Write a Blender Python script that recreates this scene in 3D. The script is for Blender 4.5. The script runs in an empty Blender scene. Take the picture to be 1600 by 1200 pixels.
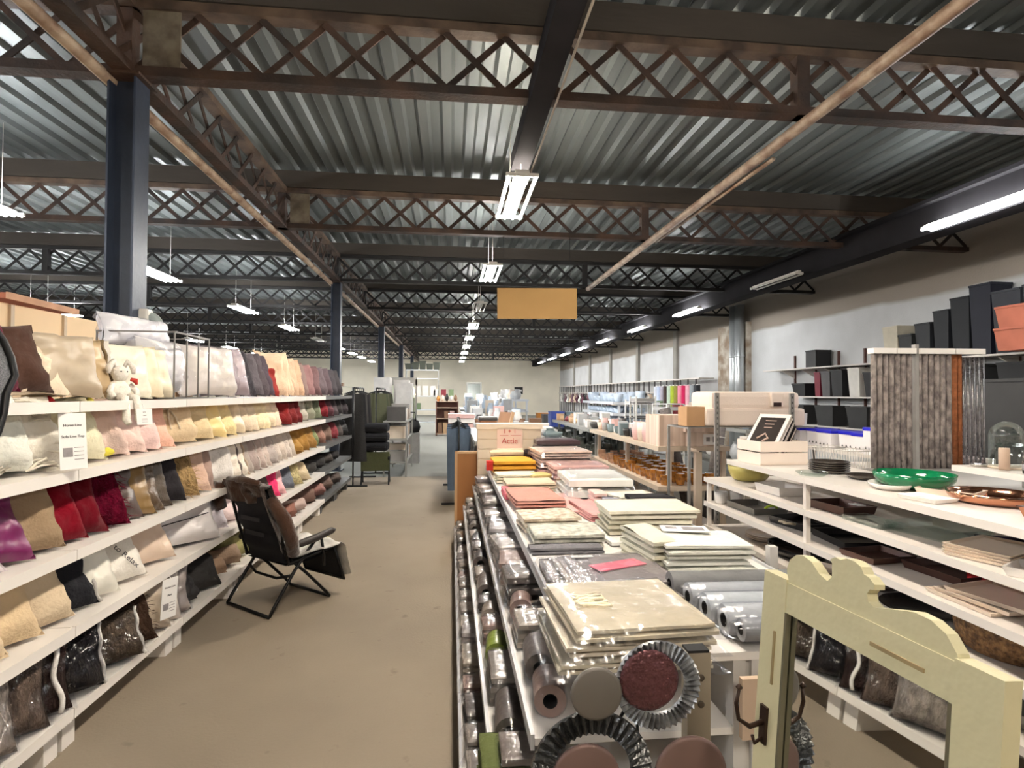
EXPO=1.05; LAMP=90
import bpy, bmesh, math, random
from mathutils import Vector, Matrix, Euler
C = bpy.context.scene.collection
R = math.radians
PI = math.pi
random.seed(7)
EYE = 1.65

# ---------------------------------------------------------------- helpers
def lin(c):
    return tuple(((v/255)/12.92 if v/255 <= .04045 else ((v/255+.055)/1.055)**2.4) for v in c)

MATS = {}
def mat(name, rgb, rough=.7, var=.12, scale=6., bump=0., bscale=40., metal=0., spec=.4, coat=0., rgb2=None, stretch=(1, 1, 1), sheen=0.):
    """procedural surface: two tones mixed by noise, optional bump"""
    if name in MATS: return MATS[name]
    m = bpy.data.materials.new(name); m.use_nodes = True
    nt = m.node_tree; N = nt.nodes; L = nt.links
    b = N['Principled BSDF']
    b.inputs['Roughness'].default_value = rough
    b.inputs['Metallic'].default_value = metal
    b.inputs['Specular IOR Level'].default_value = spec
    if coat: b.inputs['Coat Weight'].default_value = coat; b.inputs['Coat Roughness'].default_value = .12
    if sheen: b.inputs['Sheen Weight'].default_value = sheen
    c1 = lin(rgb); c2 = lin(rgb2) if rgb2 else tuple(v*(1-var) for v in c1)
    tc = N.new('ShaderNodeTexCoord'); mp = N.new('ShaderNodeMapping'); mp.inputs['Scale'].default_value = stretch
    L.new(tc.outputs['Object'], mp.inputs['Vector'])
    n = N.new('ShaderNodeTexNoise'); n.inputs['Scale'].default_value = scale; n.inputs['Detail'].default_value = 3
    L.new(mp.outputs[0], n.inputs['Vector'])
    mr = N.new('ShaderNodeMapRange'); mr.inputs['From Min'].default_value = .35; mr.inputs['From Max'].default_value = .65
    L.new(n.outputs['Fac'], mr.inputs['Value'])
    mx = N.new('ShaderNodeMix'); mx.data_type = 'RGBA'
    mx.inputs['A'].default_value = (*c1, 1); mx.inputs['B'].default_value = (*c2, 1)
    L.new(mr.outputs[0], mx.inputs['Factor']); L.new(mx.outputs['Result'], b.inputs['Base Color'])
    if bump:
        n2 = N.new('ShaderNodeTexNoise'); n2.inputs['Scale'].default_value = bscale; n2.inputs['Detail'].default_value = 2
        L.new(mp.outputs[0], n2.inputs['Vector'])
        bp = N.new('ShaderNodeBump'); bp.inputs['Strength'].default_value = bump; bp.inputs['Distance'].default_value = .02
        L.new(n2.outputs['Fac'], bp.inputs['Height']); L.new(bp.outputs[0], b.inputs['Normal'])
    MATS[name] = m
    return m

def film(name, tint=(255, 255, 255), amount=.18, rough=.12, scale=18.):
    """thin clear plastic or glass: see-through with a glossy skin"""
    if name in MATS: return MATS[name]
    m = bpy.data.materials.new(name); m.use_nodes = True
    nt = m.node_tree; N = nt.nodes; L = nt.links
    N.remove(N['Principled BSDF']); out = N['Material Output']
    t = N.new('ShaderNodeBsdfTransparent'); t.inputs[0].default_value = (*lin(tint), 1)
    g = N.new('ShaderNodeBsdfGlossy'); g.inputs['Roughness'].default_value = rough
    lw = N.new('ShaderNodeLayerWeight'); lw.inputs['Blend'].default_value = .35
    mr = N.new('ShaderNodeMapRange'); mr.inputs['To Min'].default_value = amount*.45; mr.inputs['To Max'].default_value = min(.9, amount*3)
    L.new(lw.outputs['Fresnel'], mr.inputs['Value'])
    tc = N.new('ShaderNodeTexCoord'); n = N.new('ShaderNodeTexNoise'); n.inputs['Scale'].default_value = scale; n.inputs['Detail'].default_value = 2
    L.new(tc.outputs['Object'], n.inputs['Vector'])
    bp = N.new('ShaderNodeBump'); bp.inputs['Strength'].default_value = .5 if scale else 0; bp.inputs['Distance'].default_value = .02
    if scale:
        L.new(n.outputs['Fac'], bp.inputs['Height']); L.new(bp.outputs[0], g.inputs['Normal']); L.new(bp.outputs[0], lw.inputs['Normal'])
    mx = N.new('ShaderNodeMixShader')
    L.new(mr.outputs[0], mx.inputs[0]); L.new(t.outputs[0], mx.inputs[1]); L.new(g.outputs[0], mx.inputs[2]); L.new(mx.outputs[0], out.inputs[0])
    MATS[name] = m
    return m

def glow(name, rgb, strength):
    if name in MATS: return MATS[name]
    m = bpy.data.materials.new(name); m.use_nodes = True
    b = m.node_tree.nodes['Principled BSDF']
    b.inputs['Base Color'].default_value = (.9, .9, .9, 1)
    b.inputs['Emission Color'].default_value = (*rgb, 1); b.inputs['Emission Strength'].default_value = strength
    MATS[name] = m
    return m

class MB:
    """collects shapes; build() links them as one mesh object"""
    def __init__(s): s.v = []; s.f = []; s.sm = []
    def add(s, vs, fs, smooth=False, M=None):
        o = len(s.v)
        s.v += [tuple(M @ Vector(v)) if M else tuple(v) for v in vs]
        s.f += [tuple(i+o for i in f) for f in fs]; s.sm += [smooth]*len(fs)
        return s
    def box(s, c, d, M=None, bev=0.):
        x, y, z = d[0]/2, d[1]/2, d[2]/2
        if bev:
            b = min(bev, x*.9, y*.9, z*.9)
            bm = bmesh.new(); bmesh.ops.create_cube(bm, size=1)
            for v in bm.verts: v.co = Vector((v.co.x*2*x, v.co.y*2*y, v.co.z*2*z))
            bmesh.ops.bevel(bm, geom=bm.edges[:], offset=b, segments=2, profile=.6, affect='EDGES')
            bm.verts.index_update()
            vs = [v.co+Vector(c) for v in bm.verts]; fs = [[v.index for v in f.verts] for f in bm.faces]; bm.free()
            return s.add(vs, fs, False, M)
        vs = [(c[0]+a*x, c[1]+b*y, c[2]+e*z) for a in (-1, 1) for b in (-1, 1) for e in (-1, 1)]
        return s.add(vs, [(0, 1, 3, 2), (4, 6, 7, 5), (0, 4, 5, 1), (2, 3, 7, 6), (0, 2, 6, 4), (1, 5, 7, 3)], False, M)
    def span(s, x0, x1, y0, y1, z0, z1, bev=0.):
        return s.box(((x0+x1)/2, (y0+y1)/2, (z0+z1)/2), (x1-x0, y1-y0, z1-z0), None, bev)
    def bar(s, p, q, w, h=None):
        """rectangular bar from p to q"""
        p, q = Vector(p), Vector(q); d = q-p; l = d.length
        M = Matrix.Translation((p+q)/2) @ d.to_track_quat('X', 'Z').to_matrix().to_4x4()
        return s.box((0, 0, 0), (l, w, h or w), M)
    def tube(s, pts, r, n=8, caps=True, closed=False):
        pts = [Vector(p) for p in pts]; k = len(pts); vs = []; fs = []
        up = None
        for i, p in enumerate(pts):
            a = pts[(i-1) % k] if (i or closed) else p; b = pts[(i+1) % k] if (i < k-1 or closed) else p
            t = (b-a).normalized()
            if up is None: up = t.orthogonal().normalized()
            up = (up-t*up.dot(t)); up = up.normalized() if up.length > 1e-6 else t.orthogonal().normalized()
            w = t.cross(up)
            rr = r[i] if isinstance(r, (list, tuple)) else r
            vs += [p+(up*math.cos(2*PI*j/n)+w*math.sin(2*PI*j/n))*rr for j in range(n)]
        for i in range(k if closed else k-1):
            for j in range(n):
                a, b = i*n+j, i*n+(j+1) % n; c, d = ((i+1) % k)*n+(j+1) % n, ((i+1) % k)*n+j
                fs.append((a, b, c, d))
        if caps and not closed: fs += [tuple(range(n))[::-1], tuple((k-1)*n+j for j in range(n))]
        return s.add(vs, fs, True)
    def cyl(s, p, q, r, n=14): return s.tube([p, q], r, n)
    def lathe(s, prof, n=24, c=(0, 0, 0), sx=1., sy=1., M=None):
        """profile [(r,z)..] turned about z"""
        vs = []; fs = []
        for r, z in prof:
            vs += [(c[0]+r*sx*math.cos(2*PI*j/n), c[1]+r*sy*math.sin(2*PI*j/n), c[2]+z) for j in range(n)]
        for i in range(len(prof)-1):
            for j in range(n): fs.append((i*n+j, i*n+(j+1) % n, (i+1)*n+(j+1) % n, (i+1)*n+j))
        if prof[0][0] > 1e-4: fs.append(tuple(range(n))[::-1])
        if prof[-1][0] > 1e-4: fs.append(tuple((len(prof)-1)*n+j for j in range(n)))
        return s.add(vs, fs, True, M)
    def prism(s, pts, d, M=None):
        """outline in local xz, thickness d along y (centred)"""
        n = len(pts); vs = [(x, -d/2, z) for x, z in pts]+[(x, d/2, z) for x, z in pts]
        fs = [tuple(range(n)), tuple(range(2*n-1, n-1, -1))]+[(i, n+i, n+(i+1) % n, (i+1) % n) for i in range(n)]
        return s.add(vs, fs, False, M)
    def sheet(s, fn, nu, nv, smooth=True):
        vs = [fn(i/nu, j/nv) for i in range(nu+1) for j in range(nv+1)]
        return s.add(vs, [(i*(nv+1)+j, (i+1)*(nv+1)+j, (i+1)*(nv+1)+j+1, i*(nv+1)+j+1) for i in range(nu) for j in range(nv)], smooth)
    def build(s, name, m, parent=None, loc=None, rot=None):
        me = bpy.data.meshes.new(name); me.from_pydata(s.v, [], s.f); me.update()
        if any(s.sm): me.polygons.foreach_set('use_smooth', s.sm)
        bm = bmesh.new(); bm.from_mesh(me); bmesh.ops.recalc_face_normals(bm, faces=bm.faces); bm.to_mesh(me); bm.free()
        me.materials.append(m)
        o = bpy.data.objects.new(name, me); C.objects.link(o)
        if parent: o.parent = parent
        if loc: o.location = loc
        if rot is not None: o.rotation_euler = rot if isinstance(rot, (tuple, list, Euler)) else (0, 0, rot)
        return o

def tag(o, label, cat, group=None, kind=None):
    if label: o['label'] = label
    if cat: o['category'] = cat
    if group: o['group'] = group
    if kind: o['kind'] = kind
    return o
def thing(name, label, cat, loc=(0, 0, 0), rot=0, group=None):
    o = bpy.data.objects.new(name, None); o.empty_display_size = .1; C.objects.link(o)
    o.location = loc; o.rotation_euler = rot if isinstance(rot, (tuple, list, Euler)) else (0, 0, rot)
    return tag(o, label, cat, group)
def structure(o): o['kind'] = 'structure'; return o
def kids(o): return KIDS.get(o.name) or [c for c in o.children]
KIDS = {}
def dup(o, loc=None, rot=None, label=None, group=None, scale=None, parent=None):
    c = o.copy(); C.objects.link(c)
    if parent: c.parent = parent
    if loc is not None: c.location = loc
    if rot is not None: c.rotation_euler = rot if isinstance(rot, (tuple, list)) else (0, 0, rot)
    if scale is not None: c.scale = scale if isinstance(scale, (tuple, list)) else (scale,)*3
    if label: c['label'] = label
    if group: c['group'] = group
    ch = KIDS.get(o.name)
    if ch is None: ch = KIDS[o.name] = list(o.children)
    for k in ch: dup(k, parent=c)
    return c
ORD = 'first second third fourth fifth sixth seventh eighth ninth tenth eleventh twelfth thirteenth fourteenth fifteenth sixteenth seventeenth eighteenth nineteenth twentieth'.split()
def nth(i):
    if i < 20: return ORD[i]
    t = ['twenty', 'thirty', 'forty', 'fifty', 'sixty', 'seventy', 'eighty', 'ninety'][(i+1)//10-2]
    r = (i+1) % 10
    return (t[:-1]+'ieth') if r == 0 else t+'-'+ORD[r-1]
def rnd(a, b): return random.uniform(a, b)

def finish():
    """a thing of one single mesh is that mesh, not an empty around it"""
    bpy.context.view_layer.update()
    par = {}
    for o in C.objects:
        if o.parent: par.setdefault(o.parent, []).append(o)
    for o, ch in list(par.items()):
        if o.type == 'EMPTY' and o.parent is None and len(ch) == 1 and ch[0] not in par:
            c = ch[0]; n = o.name; mw = c.matrix_world.copy()
            for k in ('label', 'category', 'group', 'kind'):
                if k in o: c[k] = o[k]
            c.parent = None; c.matrix_world = mw
            bpy.data.objects.remove(o); c.name = n
# ---------------------------------------------------------------- camera
cam = bpy.data.cameras.new('camera'); co = bpy.data.objects.new('camera', cam); C.objects.link(co)
cam.sensor_width = 36; cam.lens = 900*36/1600; cam.clip_start = .05; cam.clip_end = 200
def axes(yaw, pit, rol):
    f = Vector((math.sin(yaw)*math.cos(pit), math.cos(yaw)*math.cos(pit), math.sin(pit)))
    r = Vector((math.cos(yaw), -math.sin(yaw), 0)); u = r.cross(f)
    return math.cos(rol)*r+math.sin(rol)*u, -math.sin(rol)*r+math.cos(rol)*u, f
cr, cu, cf = axes(.1053, .0171, .0056)
co.matrix_world = Matrix(((cr.x, cu.x, -cf.x, 0), (cr.y, cu.y, -cf.y, 0), (cr.z, cu.z, -cf.z, EYE), (0, 0, 0, 1)))
S = bpy.context.scene; S.camera = co
S.view_settings.view_transform = 'Standard'; S.view_settings.look = 'None'; S.view_settings.gamma = 1; S.view_settings.exposure = EXPO
S.view_settings.use_curve_mapping = False
w = bpy.data.worlds.new('world'); S.world = w; w.use_nodes = True
w.node_tree.nodes['Background'].inputs[0].default_value = (.6, .7, .9, 1); w.node_tree.nodes['Background'].inputs[1].default_value = .02

# ---------------------------------------------------------------- surfaces
XL, XR, YF, YB, ROOF = -17., 8.4, -6., 44., 4.88
def floor_mat():
    m = mat('floor_concrete', (146, 133, 117), .75, .16, .9, .12, 60)
    nt = m.node_tree; N = nt.nodes; L = nt.links; b = N['Principled BSDF']
    mx = N['Mix']
    tc = [n for n in N if n.type == 'TEX_COORD'][0]
    sp = N.new('ShaderNodeSeparateXYZ'); L.new(tc.outputs['Object'], sp.inputs[0])
    mr = N.new('ShaderNodeMapRange'); mr.inputs['From Min'].default_value = 11.55; mr.inputs['From Max'].default_value = 11.65
    L.new(sp.outputs['Y'], mr.inputs['Value'])
    m2 = N.new('ShaderNodeMix'); m2.data_type = 'RGBA'; L.new(mr.outputs[0], m2.inputs['Factor'])
    L.new(mx.outputs['Result'], m2.inputs['A']); m2.inputs['B'].default_value = (*lin((140, 140, 134)), 1)
    # dark scuffs and spots on the bare concrete
    n = N.new('ShaderNodeTexNoise'); n.inputs['Scale'].default_value = 7; n.inputs['Detail'].default_value = 5; L.new(tc.outputs['Object'], n.inputs['Vector'])
    r2 = N.new('ShaderNodeMapRange'); r2.inputs['From Min'].default_value = .66; r2.inputs['From Max'].default_value = .74; r2.inputs['To Max'].default_value = .45
    L.new(n.outputs['Fac'], r2.inputs['Value'])
    m3 = N.new('ShaderNodeMix'); m3.data_type = 'RGBA'; L.new(r2.outputs[0], m3.inputs['Factor']); L.new(m2.outputs['Result'], m3.inputs['A'])
    m3.inputs['B'].default_value = (*lin((95, 82, 70)), 1)
    L.new(m3.outputs['Result'], b.inputs['Base Color'])
    return m
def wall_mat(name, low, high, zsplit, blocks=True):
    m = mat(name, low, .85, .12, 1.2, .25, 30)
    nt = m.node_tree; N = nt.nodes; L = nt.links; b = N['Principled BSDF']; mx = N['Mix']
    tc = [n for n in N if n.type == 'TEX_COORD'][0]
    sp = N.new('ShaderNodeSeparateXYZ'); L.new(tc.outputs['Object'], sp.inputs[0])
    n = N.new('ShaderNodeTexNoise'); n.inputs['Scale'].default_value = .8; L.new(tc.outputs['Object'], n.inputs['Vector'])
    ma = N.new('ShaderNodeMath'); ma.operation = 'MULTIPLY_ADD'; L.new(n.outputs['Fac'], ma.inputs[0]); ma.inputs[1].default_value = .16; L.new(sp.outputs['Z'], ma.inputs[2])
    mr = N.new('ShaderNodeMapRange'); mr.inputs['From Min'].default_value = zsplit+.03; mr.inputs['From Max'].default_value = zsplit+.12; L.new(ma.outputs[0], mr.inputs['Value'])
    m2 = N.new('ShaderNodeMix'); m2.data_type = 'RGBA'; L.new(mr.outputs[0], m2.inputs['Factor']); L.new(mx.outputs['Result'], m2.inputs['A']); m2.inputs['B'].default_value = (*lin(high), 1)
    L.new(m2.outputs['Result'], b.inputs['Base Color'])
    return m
FLOOR = floor_mat()
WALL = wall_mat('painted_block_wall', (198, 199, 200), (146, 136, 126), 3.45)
WALL2 = mat('cream_wall', (246, 238, 220), .85, .1, .8, .15, 20)
DECK = mat('corrugated_steel_deck', (112, 118, 118), .42, .35, 1.4, .1, 30, .5, .5, stretch=(1, .12, 1))
RUST = mat('rusty_painted_steel', (78, 58, 48), .7, .3, 3., .3, 30, .1, rgb2=(48, 42, 40))
GREYST = mat('dark_grey_truss_steel', (36, 34, 34), .65, .3, 3., .2, 30, .1, rgb2=(26, 25, 25))
NAVY = mat('dark_blue_column_paint', (50, 58, 74), .38, .2, 5., .1, 20)
DARKBM = mat('dark_girder_steel', (40, 39, 42), .85, .2, 3., spec=.08)
PALE_RUST = mat('worn_cream_pipe', (176, 158, 138), .5, .3, 6., .2, 40, .1, rgb2=(124, 98, 80))
WOODBM = mat('brown_roof_purlin', (66, 60, 54), .8, .25, 3., .2, 20, stretch=(.2, 1, 1))

structure(MB().span(XL, XR, YF, YB, -.2, 0).build('floor', FLOOR))
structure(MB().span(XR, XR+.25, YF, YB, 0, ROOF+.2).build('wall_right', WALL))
structure(MB().span(XL-.25, XL, YF, YB, 0, ROOF+.2).build('wall_left', WALL2))
structure(MB().span(XL-.25, XR+.25, YB, YB+.25, 0, ROOF+.2).build('wall_back', WALL2))
structure(MB().span(XL-.25, XR+.25, YF-.25, YF, 0, ROOF+.2).build('wall_front', WALL2))
# trapezoidal roof deck, ribs running front to back
def deck():
    m = MB(); P = .28; k = int((XR-XL)/P)+2; prof = []
    for i in range(k):
        x = XL-.2+i*P
        prof += [(x, 0), (x+.10, 0), (x+.135, .05), (x+.245, .05)]
    vs = []; n = len(prof)
    for y in (YF-.2, YB+.2): vs += [(x, y, ROOF+z) for x, z in prof]
    for y in (YF-.2, YB+.2): vs += [(x, y, ROOF+.09+z) for x, z in prof]
    fs = [(i, i+1, n+i+1, n+i) for i in range(n-1)]+[(2*n+i, 3*n+i, 3*n+i+1, 2*n+i+1) for i in range(n-1)]
    m.add(vs, fs); return m
structure(deck().build('ceiling', DECK))

# ---------------------------------------------------------------- roof trusses
CH, TH = EYE+2.37, .58          # underside of bottom chord, truss depth
LTCH = mat('highlit_chord_steel', (104, 86, 72), .6, .3, 4., .2, 30, .15, rgb2=(66, 54, 48))  # lighter steel tone paints the highlight along the rusty trusses' top chords
PLATE = mat('grey_gusset_plate', (108, 98, 82), .7, .25, 8., .2, 30, rgb2=(78, 68, 56))
def lattice_truss(name, label, x0, x1, y, m, posts, group, along='X', purlin=True, bays=None):
    """flat truss of crossed diagonals; along X at y, or along Y at x = y"""
    t = thing(name, label, 'roof truss', (0, 0, 0), 0, group)
    P = (lambda a, z: (a, y, z)) if along == 'X' else (lambda a, z: (y, a, z))
    def rail(nm, z, w, h, mm):
        b = MB(); a0, a1 = P(x0, z), P(x1, z); b.bar(a0, a1, w, h); return b.build(nm, mm, t)
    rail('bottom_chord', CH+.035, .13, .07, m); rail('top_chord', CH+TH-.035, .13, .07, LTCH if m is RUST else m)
    if purlin: rail('roof_purlin', CH+TH+.13, .14, .24, WOODBM)
    zb, zt = CH+.07, CH+TH-.07; per = .47; b = MB()
    n = int(round((x1-x0)/per)); per = (x1-x0)/n
    for i in range(n):
        a = x0+i*per
        for (p, q, off) in (((a, zb), (a+per, zt), .02), ((a, zt), (a+per, zb), -.02)):
            A, B = Vector(P(*p)), Vector(P(*q))
            o = Vector((0, off, 0)) if along == 'X' else Vector((off, 0, 0))
            d = B-A; side = Vector((0, 1, 0)) if along == 'X' else Vector((1, 0, 0))
            up = side.cross(d.normalized())
            M = Matrix((( d.normalized().x, side.x, up.x, 0), (d.normalized().y, side.y, up.y, 0), (d.normalized().z, side.z, up.z, 0), (0, 0, 0, 1)))
            M = Matrix.Translation((A+B)/2+o) @ M
            b.box((0, 0, 0), (d.length, .012, .05), M)
    b.build('lattice', m, t)
    if along == 'X' and m is RUST: MB().span(-2.33, -2.06, y-.035, y-.02, CH+.07, CH+TH-.07).build('gusset_plate', PLATE, t)
    for a in posts:
        c = MB(); c.bar(P(a, CH), P(a, CH+TH), .11, .11); c.build('post', m, t)
    return t
YS = [4.62+4*k-.02 for k in range(-1, 10)]
TL = ['above the camera, nearest the entrance', 'closest to the camera with its cream worn lower edge over the white cushions', 'crossing behind the first lit centre lamp']
k = 0
for i, y in enumerate(YS):
    if y > YB-.5: continue
    if i == 0: lab = 'rusty lattice roof truss overhead, just behind the top edge of view'
    elif i == 1: lab = 'rusty lattice roof truss on the nearest blue column, closest across the top'
    elif i == 2: lab = 'rusty lattice roof truss crossing behind the nearest lit centre lamp'
    else: lab = 'dark lattice roof truss, %s one back from the nearest blue column' % nth(i-2)
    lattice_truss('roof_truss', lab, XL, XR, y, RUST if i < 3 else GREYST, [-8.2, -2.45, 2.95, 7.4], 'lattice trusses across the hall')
CX = -2.45
lattice_truss('roof_truss', 'rusty lattice truss running lengthwise above the row of blue columns', YF, YB, CX+.02, RUST, [], 'lengthwise trusses', 'Y', False)
tag(MB().tube([(CX-.12, YF, CH-.03), (CX-.12, YB, CH-.03)], .045, 10).build('pipe', PALE_RUST), 'long worn cream pipe along the tops of the blue columns', 'pipe', 'roof pipes')
tag(MB().tube([(2.98, YF, CH-.05), (2.98, 12.4, CH-.05)], .05, 10).tube([(3.06, 5.2, CH-.1), (3.06, 8.4, CH-.06)], .022, 8).build('pipe', PALE_RUST), 'rusty cream pipe slung under the trusses on the right-hand bay', 'pipe', 'roof pipes')
tag(MB().span(6.2, 6.5, YF, YB, EYE+2.12, EYE+2.54).span(6.1, 6.6, YF, YB, EYE+2.5, EYE+2.55).build('girder', DARKBM), 'long dark steel girder parallel to the white block wall', 'girder')
tag(MB().span(.6, .78, YF, 5.9, CH-.06, CH+.1).build('cable_tray', DARKBM), 'dark cable tray above the nearest lit centre lamp', 'cable tray')
tag(MB().tube([(.8, YF, CH-.08), (.8, 5.2, CH-.1), (.74, 5.75, CH-.25)], .009, 6).build('cable', mat('pale_cable', (150, 140, 128), .5)), 'pale cable running beside the dark overhead tray', 'cable')
# blue columns
for i, y in enumerate([4.62, 12.62, 20.62, 28.62, 36.62]):
    b = MB(); b.span(CX-.1, CX-.085, y-.1, y+.1, .02, CH-.02); b.span(CX+.085, CX+.1, y-.1, y+.1, .02, CH-.02); b.span(CX-.085, CX+.085, y-.008, y+.008, .02, CH-.02)
    t = thing('steel_column', 'dark blue steel column, %s one along the cushion-shelf row' % nth(i), 'column', (0, 0, 0), 0, 'dark blue steel columns')
    b.build('shaft', NAVY, t); MB().span(CX-.16, CX+.16, y-.16, y+.16, 0, .02).build('base_plate', NAVY, t)
    MB().span(CX-.14, CX+.14, y-.14, y+.14, CH-.02, CH).build('cap_plate', RUST, t)

# ---------------------------------------------------------------- lamps
HOUS = mat('lamp_housing_white', (225, 222, 215), .4, .05)
TUBE_OFF = mat('unlit_tube_glass', (205, 205, 200), .2, .03)
WARM = glow('lit_tube_warm', (1., .9, .76), LAMP); NEUT = glow('lit_tube_neutral', (1., .97, .92), LAMP*1.5); COOL = glow('lit_tube_cool', (.96, .98, 1.), LAMP)
def tube_lamp(n, w, length, m, label, loc, group, wires=True):
    t = thing('strip_lamp', label, 'ceiling lamp', loc, 0, group)
    MB().box((0, 0, .055), (w*.42, length+.04, .04), None, .01).build('housing', HOUS, t)
    for i in range(n):
        x = (i-(n-1)/2)*(w*.8/max(1, n-1))if n > 1 else 0
        MB().tube([(x, -length/2, .012), (x, length/2, .012)], .016, 8).build('tube', m, t)
    for s in (-1, 1): MB().box((0, s*length/2, .028), (w*.95, .03, .035)).build('end_cap', HOUS, t)
    if wires:
        MB().tube([(0, -length*.4, .085), (0, -length*.4, ROOF-.02-loc[2])], .004, 5).tube([(0, length*.4, .085), (0, length*.4, ROOF-.02-loc[2])], .004, 5).build('wires', HOUS, t)
    return t
SIDE = glow('lit_tube_side', (.97, .97, .96), LAMP*.85)
ZL = EYE+2.12
for i, y in enumerate([-1.8, 2.2, 6.25, 10.2, 14.25, 18.2, 22.2, 26.1, 30.2, 34.3, 38.3]):
    off = i == 4
    lab = ('unlit four-tube strip lamp' if off else 'lit four-tube strip lamp')+', %s along the centre line above the middle tables' % nth(i)
    tube_lamp(4, .34, 1.35, TUBE_OFF if off else (WARM if i < 3 else NEUT), lab, (.68, y, ZL), 'strip lamps along the centre line')
for i, y in enumerate([-1.8, 2.2, 5.95, 10.15, 14.2, 18.2, 22.4, 26.4, 30.4, 34.4, 38.4]):
    off = i == 3
    lab = ('unlit strip lamp' if off else 'lit strip lamp')+', %s along the dark girder by the block wall' % nth(i)
    tube_lamp(2, .16, 1.5, TUBE_OFF if off else SIDE, lab, (6.0, y, ZL-.02), 'strip lamps beside the girder', False)
for i, y in enumerate([-1.5, 2.8, 6.9, 11.05, 15.5, 19.7, 24., 28.3, 32., 35.2, 39.6]):
    off = i == 6
    lab = ('unlit four-tube strip lamp' if off else 'lit four-tube strip lamp')+', %s in the row beyond the cushion shelves' % nth(i)
    tube_lamp(4, .34, 1.35, TUBE_OFF if off else COOL, lab, (-5.35, y, ZL), 'strip lamps beyond the cushion shelves')
for i, y in enumerate([3.5, 7.5, 11.5, 15.2, 16.9, 21, 25, 29, 33, 37]):
    tube_lamp(4, .34, 1.35, COOL, 'lit strip lamp, %s in the outer row past the beige panels' % nth(i), (-10.6, y, ZL), 'strip lamps in the outer row')
# ---------------------------------------------------------------- soft goods helpers
from mathutils import noise as mnoise
def fab(rgb, kind='plain'):
    k = 'fabric_%s_%d_%d_%d' % ((kind,)+tuple(rgb))
    if kind == 'velvet': return mat(k, rgb, .85, .25, 9, .25, 35, spec=.05, sheen=.1)
    if kind == 'satin': return mat(k, rgb, .38, .1, 6, .2, 16, spec=.5)
    if kind == 'fur': return mat(k, rgb, .9, .5, 30, .9, 90, spec=.05, stretch=(1, 1, .35))
    if kind == 'leather': return mat(k, rgb, .32, .2, 10, .3, 50, spec=.5)
    if kind == 'wrapped': return mat(k, rgb, .45, .15, 12, .3, 22, spec=.4, coat=.25)
    return mat(k, rgb, .82, .1, 10, .3, 60, spec=.2)
WHITE = mat('white_shelf_laminate', (232, 226, 220), .45, .05, 2.)
SHELFGREY = mat('pale_grey_shelf_metal', (205, 202, 198), .4, .06, 3.)
CLEAR = film('clear_plastic_bag', (250, 250, 252), .085, .16, 16)
GLASS = film('clear_glass', (245, 250, 248), .1, .02, 0)
BLACKPL = mat('black_plastic', (22, 22, 24), .5, .2, 5.)
BLACKMT = mat('black_metal_tube', (20, 20, 22), .35, .1, 5., metal=.3)
PAPER = mat('white_paper', (240, 238, 236), .8, .03, 4.)
INK = mat('grey_ink', (70, 68, 70), .8, .1); REDINK = mat('red_ink', (205, 70, 60), .8, .1)

def cushion_mesh(mb, w, h, t, seed, n=16, wr=1., off=0.):
    """soft cushion: two bulging sheets with drawn-in edges and creases; base at z = 0, faces along y"""
    sd = Vector((seed*3.7, seed*1.3, seed*.7))
    for s in (-1, 1):
        def fn(u, v, s=s):
            a, b = 2*u-1, 2*v-1
            k = max(0, (1-a**4)*(1-b**4))
            x = a*w/2*(1-.10*(1-b*b)+off); z = h/2+b*h/2*(1-.10*(1-a*a)+off)
            y = s*(t/2*k**.42+off*.02)
            p = Vector((x*7, y*7+s, z*7))+sd
            y += s*wr*k**.5*(.030*mnoise.noise(p)+.016*(1-abs(mnoise.noise(p*1.7))*3)+.010*mnoise.noise(p*2.9)) if k > 0 else 0
            x += .012*wr*mnoise.noise(p*.8+Vector((9, 0, 0))); z += .012*wr*mnoise.noise(p*.8+Vector((0, 9, 0)))
            return (x, y, z)
        mb.sheet(fn, n, n)
    return mb
SEED = [0]
def cushion(label, loc, w=.44, h=.42, t=.15, yaw=50, lean=22, rgb=(230, 220, 205), kind='plain', group=None, bag=False, tilt=0., extra=None, name='cushion', cat='cushion', zip=None, n=16):
    """loc = middle of the lower edge; yaw 0 faces the camera end, 90 faces the aisle"""
    SEED[0] += 1; s = SEED[0]
    loc = (loc[0]+.03, loc[1]*1.05, loc[2])
    if lean < 30 and not bag: yaw, lean = min(76, yaw+13), lean+6
    t *= .92
    rot = Euler((R(-lean), R(tilt), R(yaw)), 'XYZ')
    q = Matrix.Rotation(R(yaw), 3, 'Z') @ Matrix.Rotation(R(-lean), 3, 'X') @ Matrix.Rotation(R(tilt), 3, 'Y')
    lo = min((q @ Vector((a*w/2*.97, b*t/2*.3, 0))).z for a in (-1, 1) for b in (-1, 1))
    o = thing(name, label, cat, (loc[0], loc[1], loc[2]-lo+.004), q.to_euler(), group)
    cushion_mesh(MB(), w, h, t, s, n).build('cover', fab(rgb, kind), o)
    if bag: cushion_mesh(MB(), w, h, t, s+.3, n, 1.6, .05).build('plastic_bag', CLEAR, o)
    if zip:
        b = MB(); k = 14
        b.tube([(w/2*(1-.06*math.sin(i/k*PI)), -.012+.012*math.sin(i*1.1), h*i/k) for i in range(k+1)], .009, 6); b.build('piping', fab(zip), o)
    if extra: extra(o, w, h, t, s)
    return o
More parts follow.
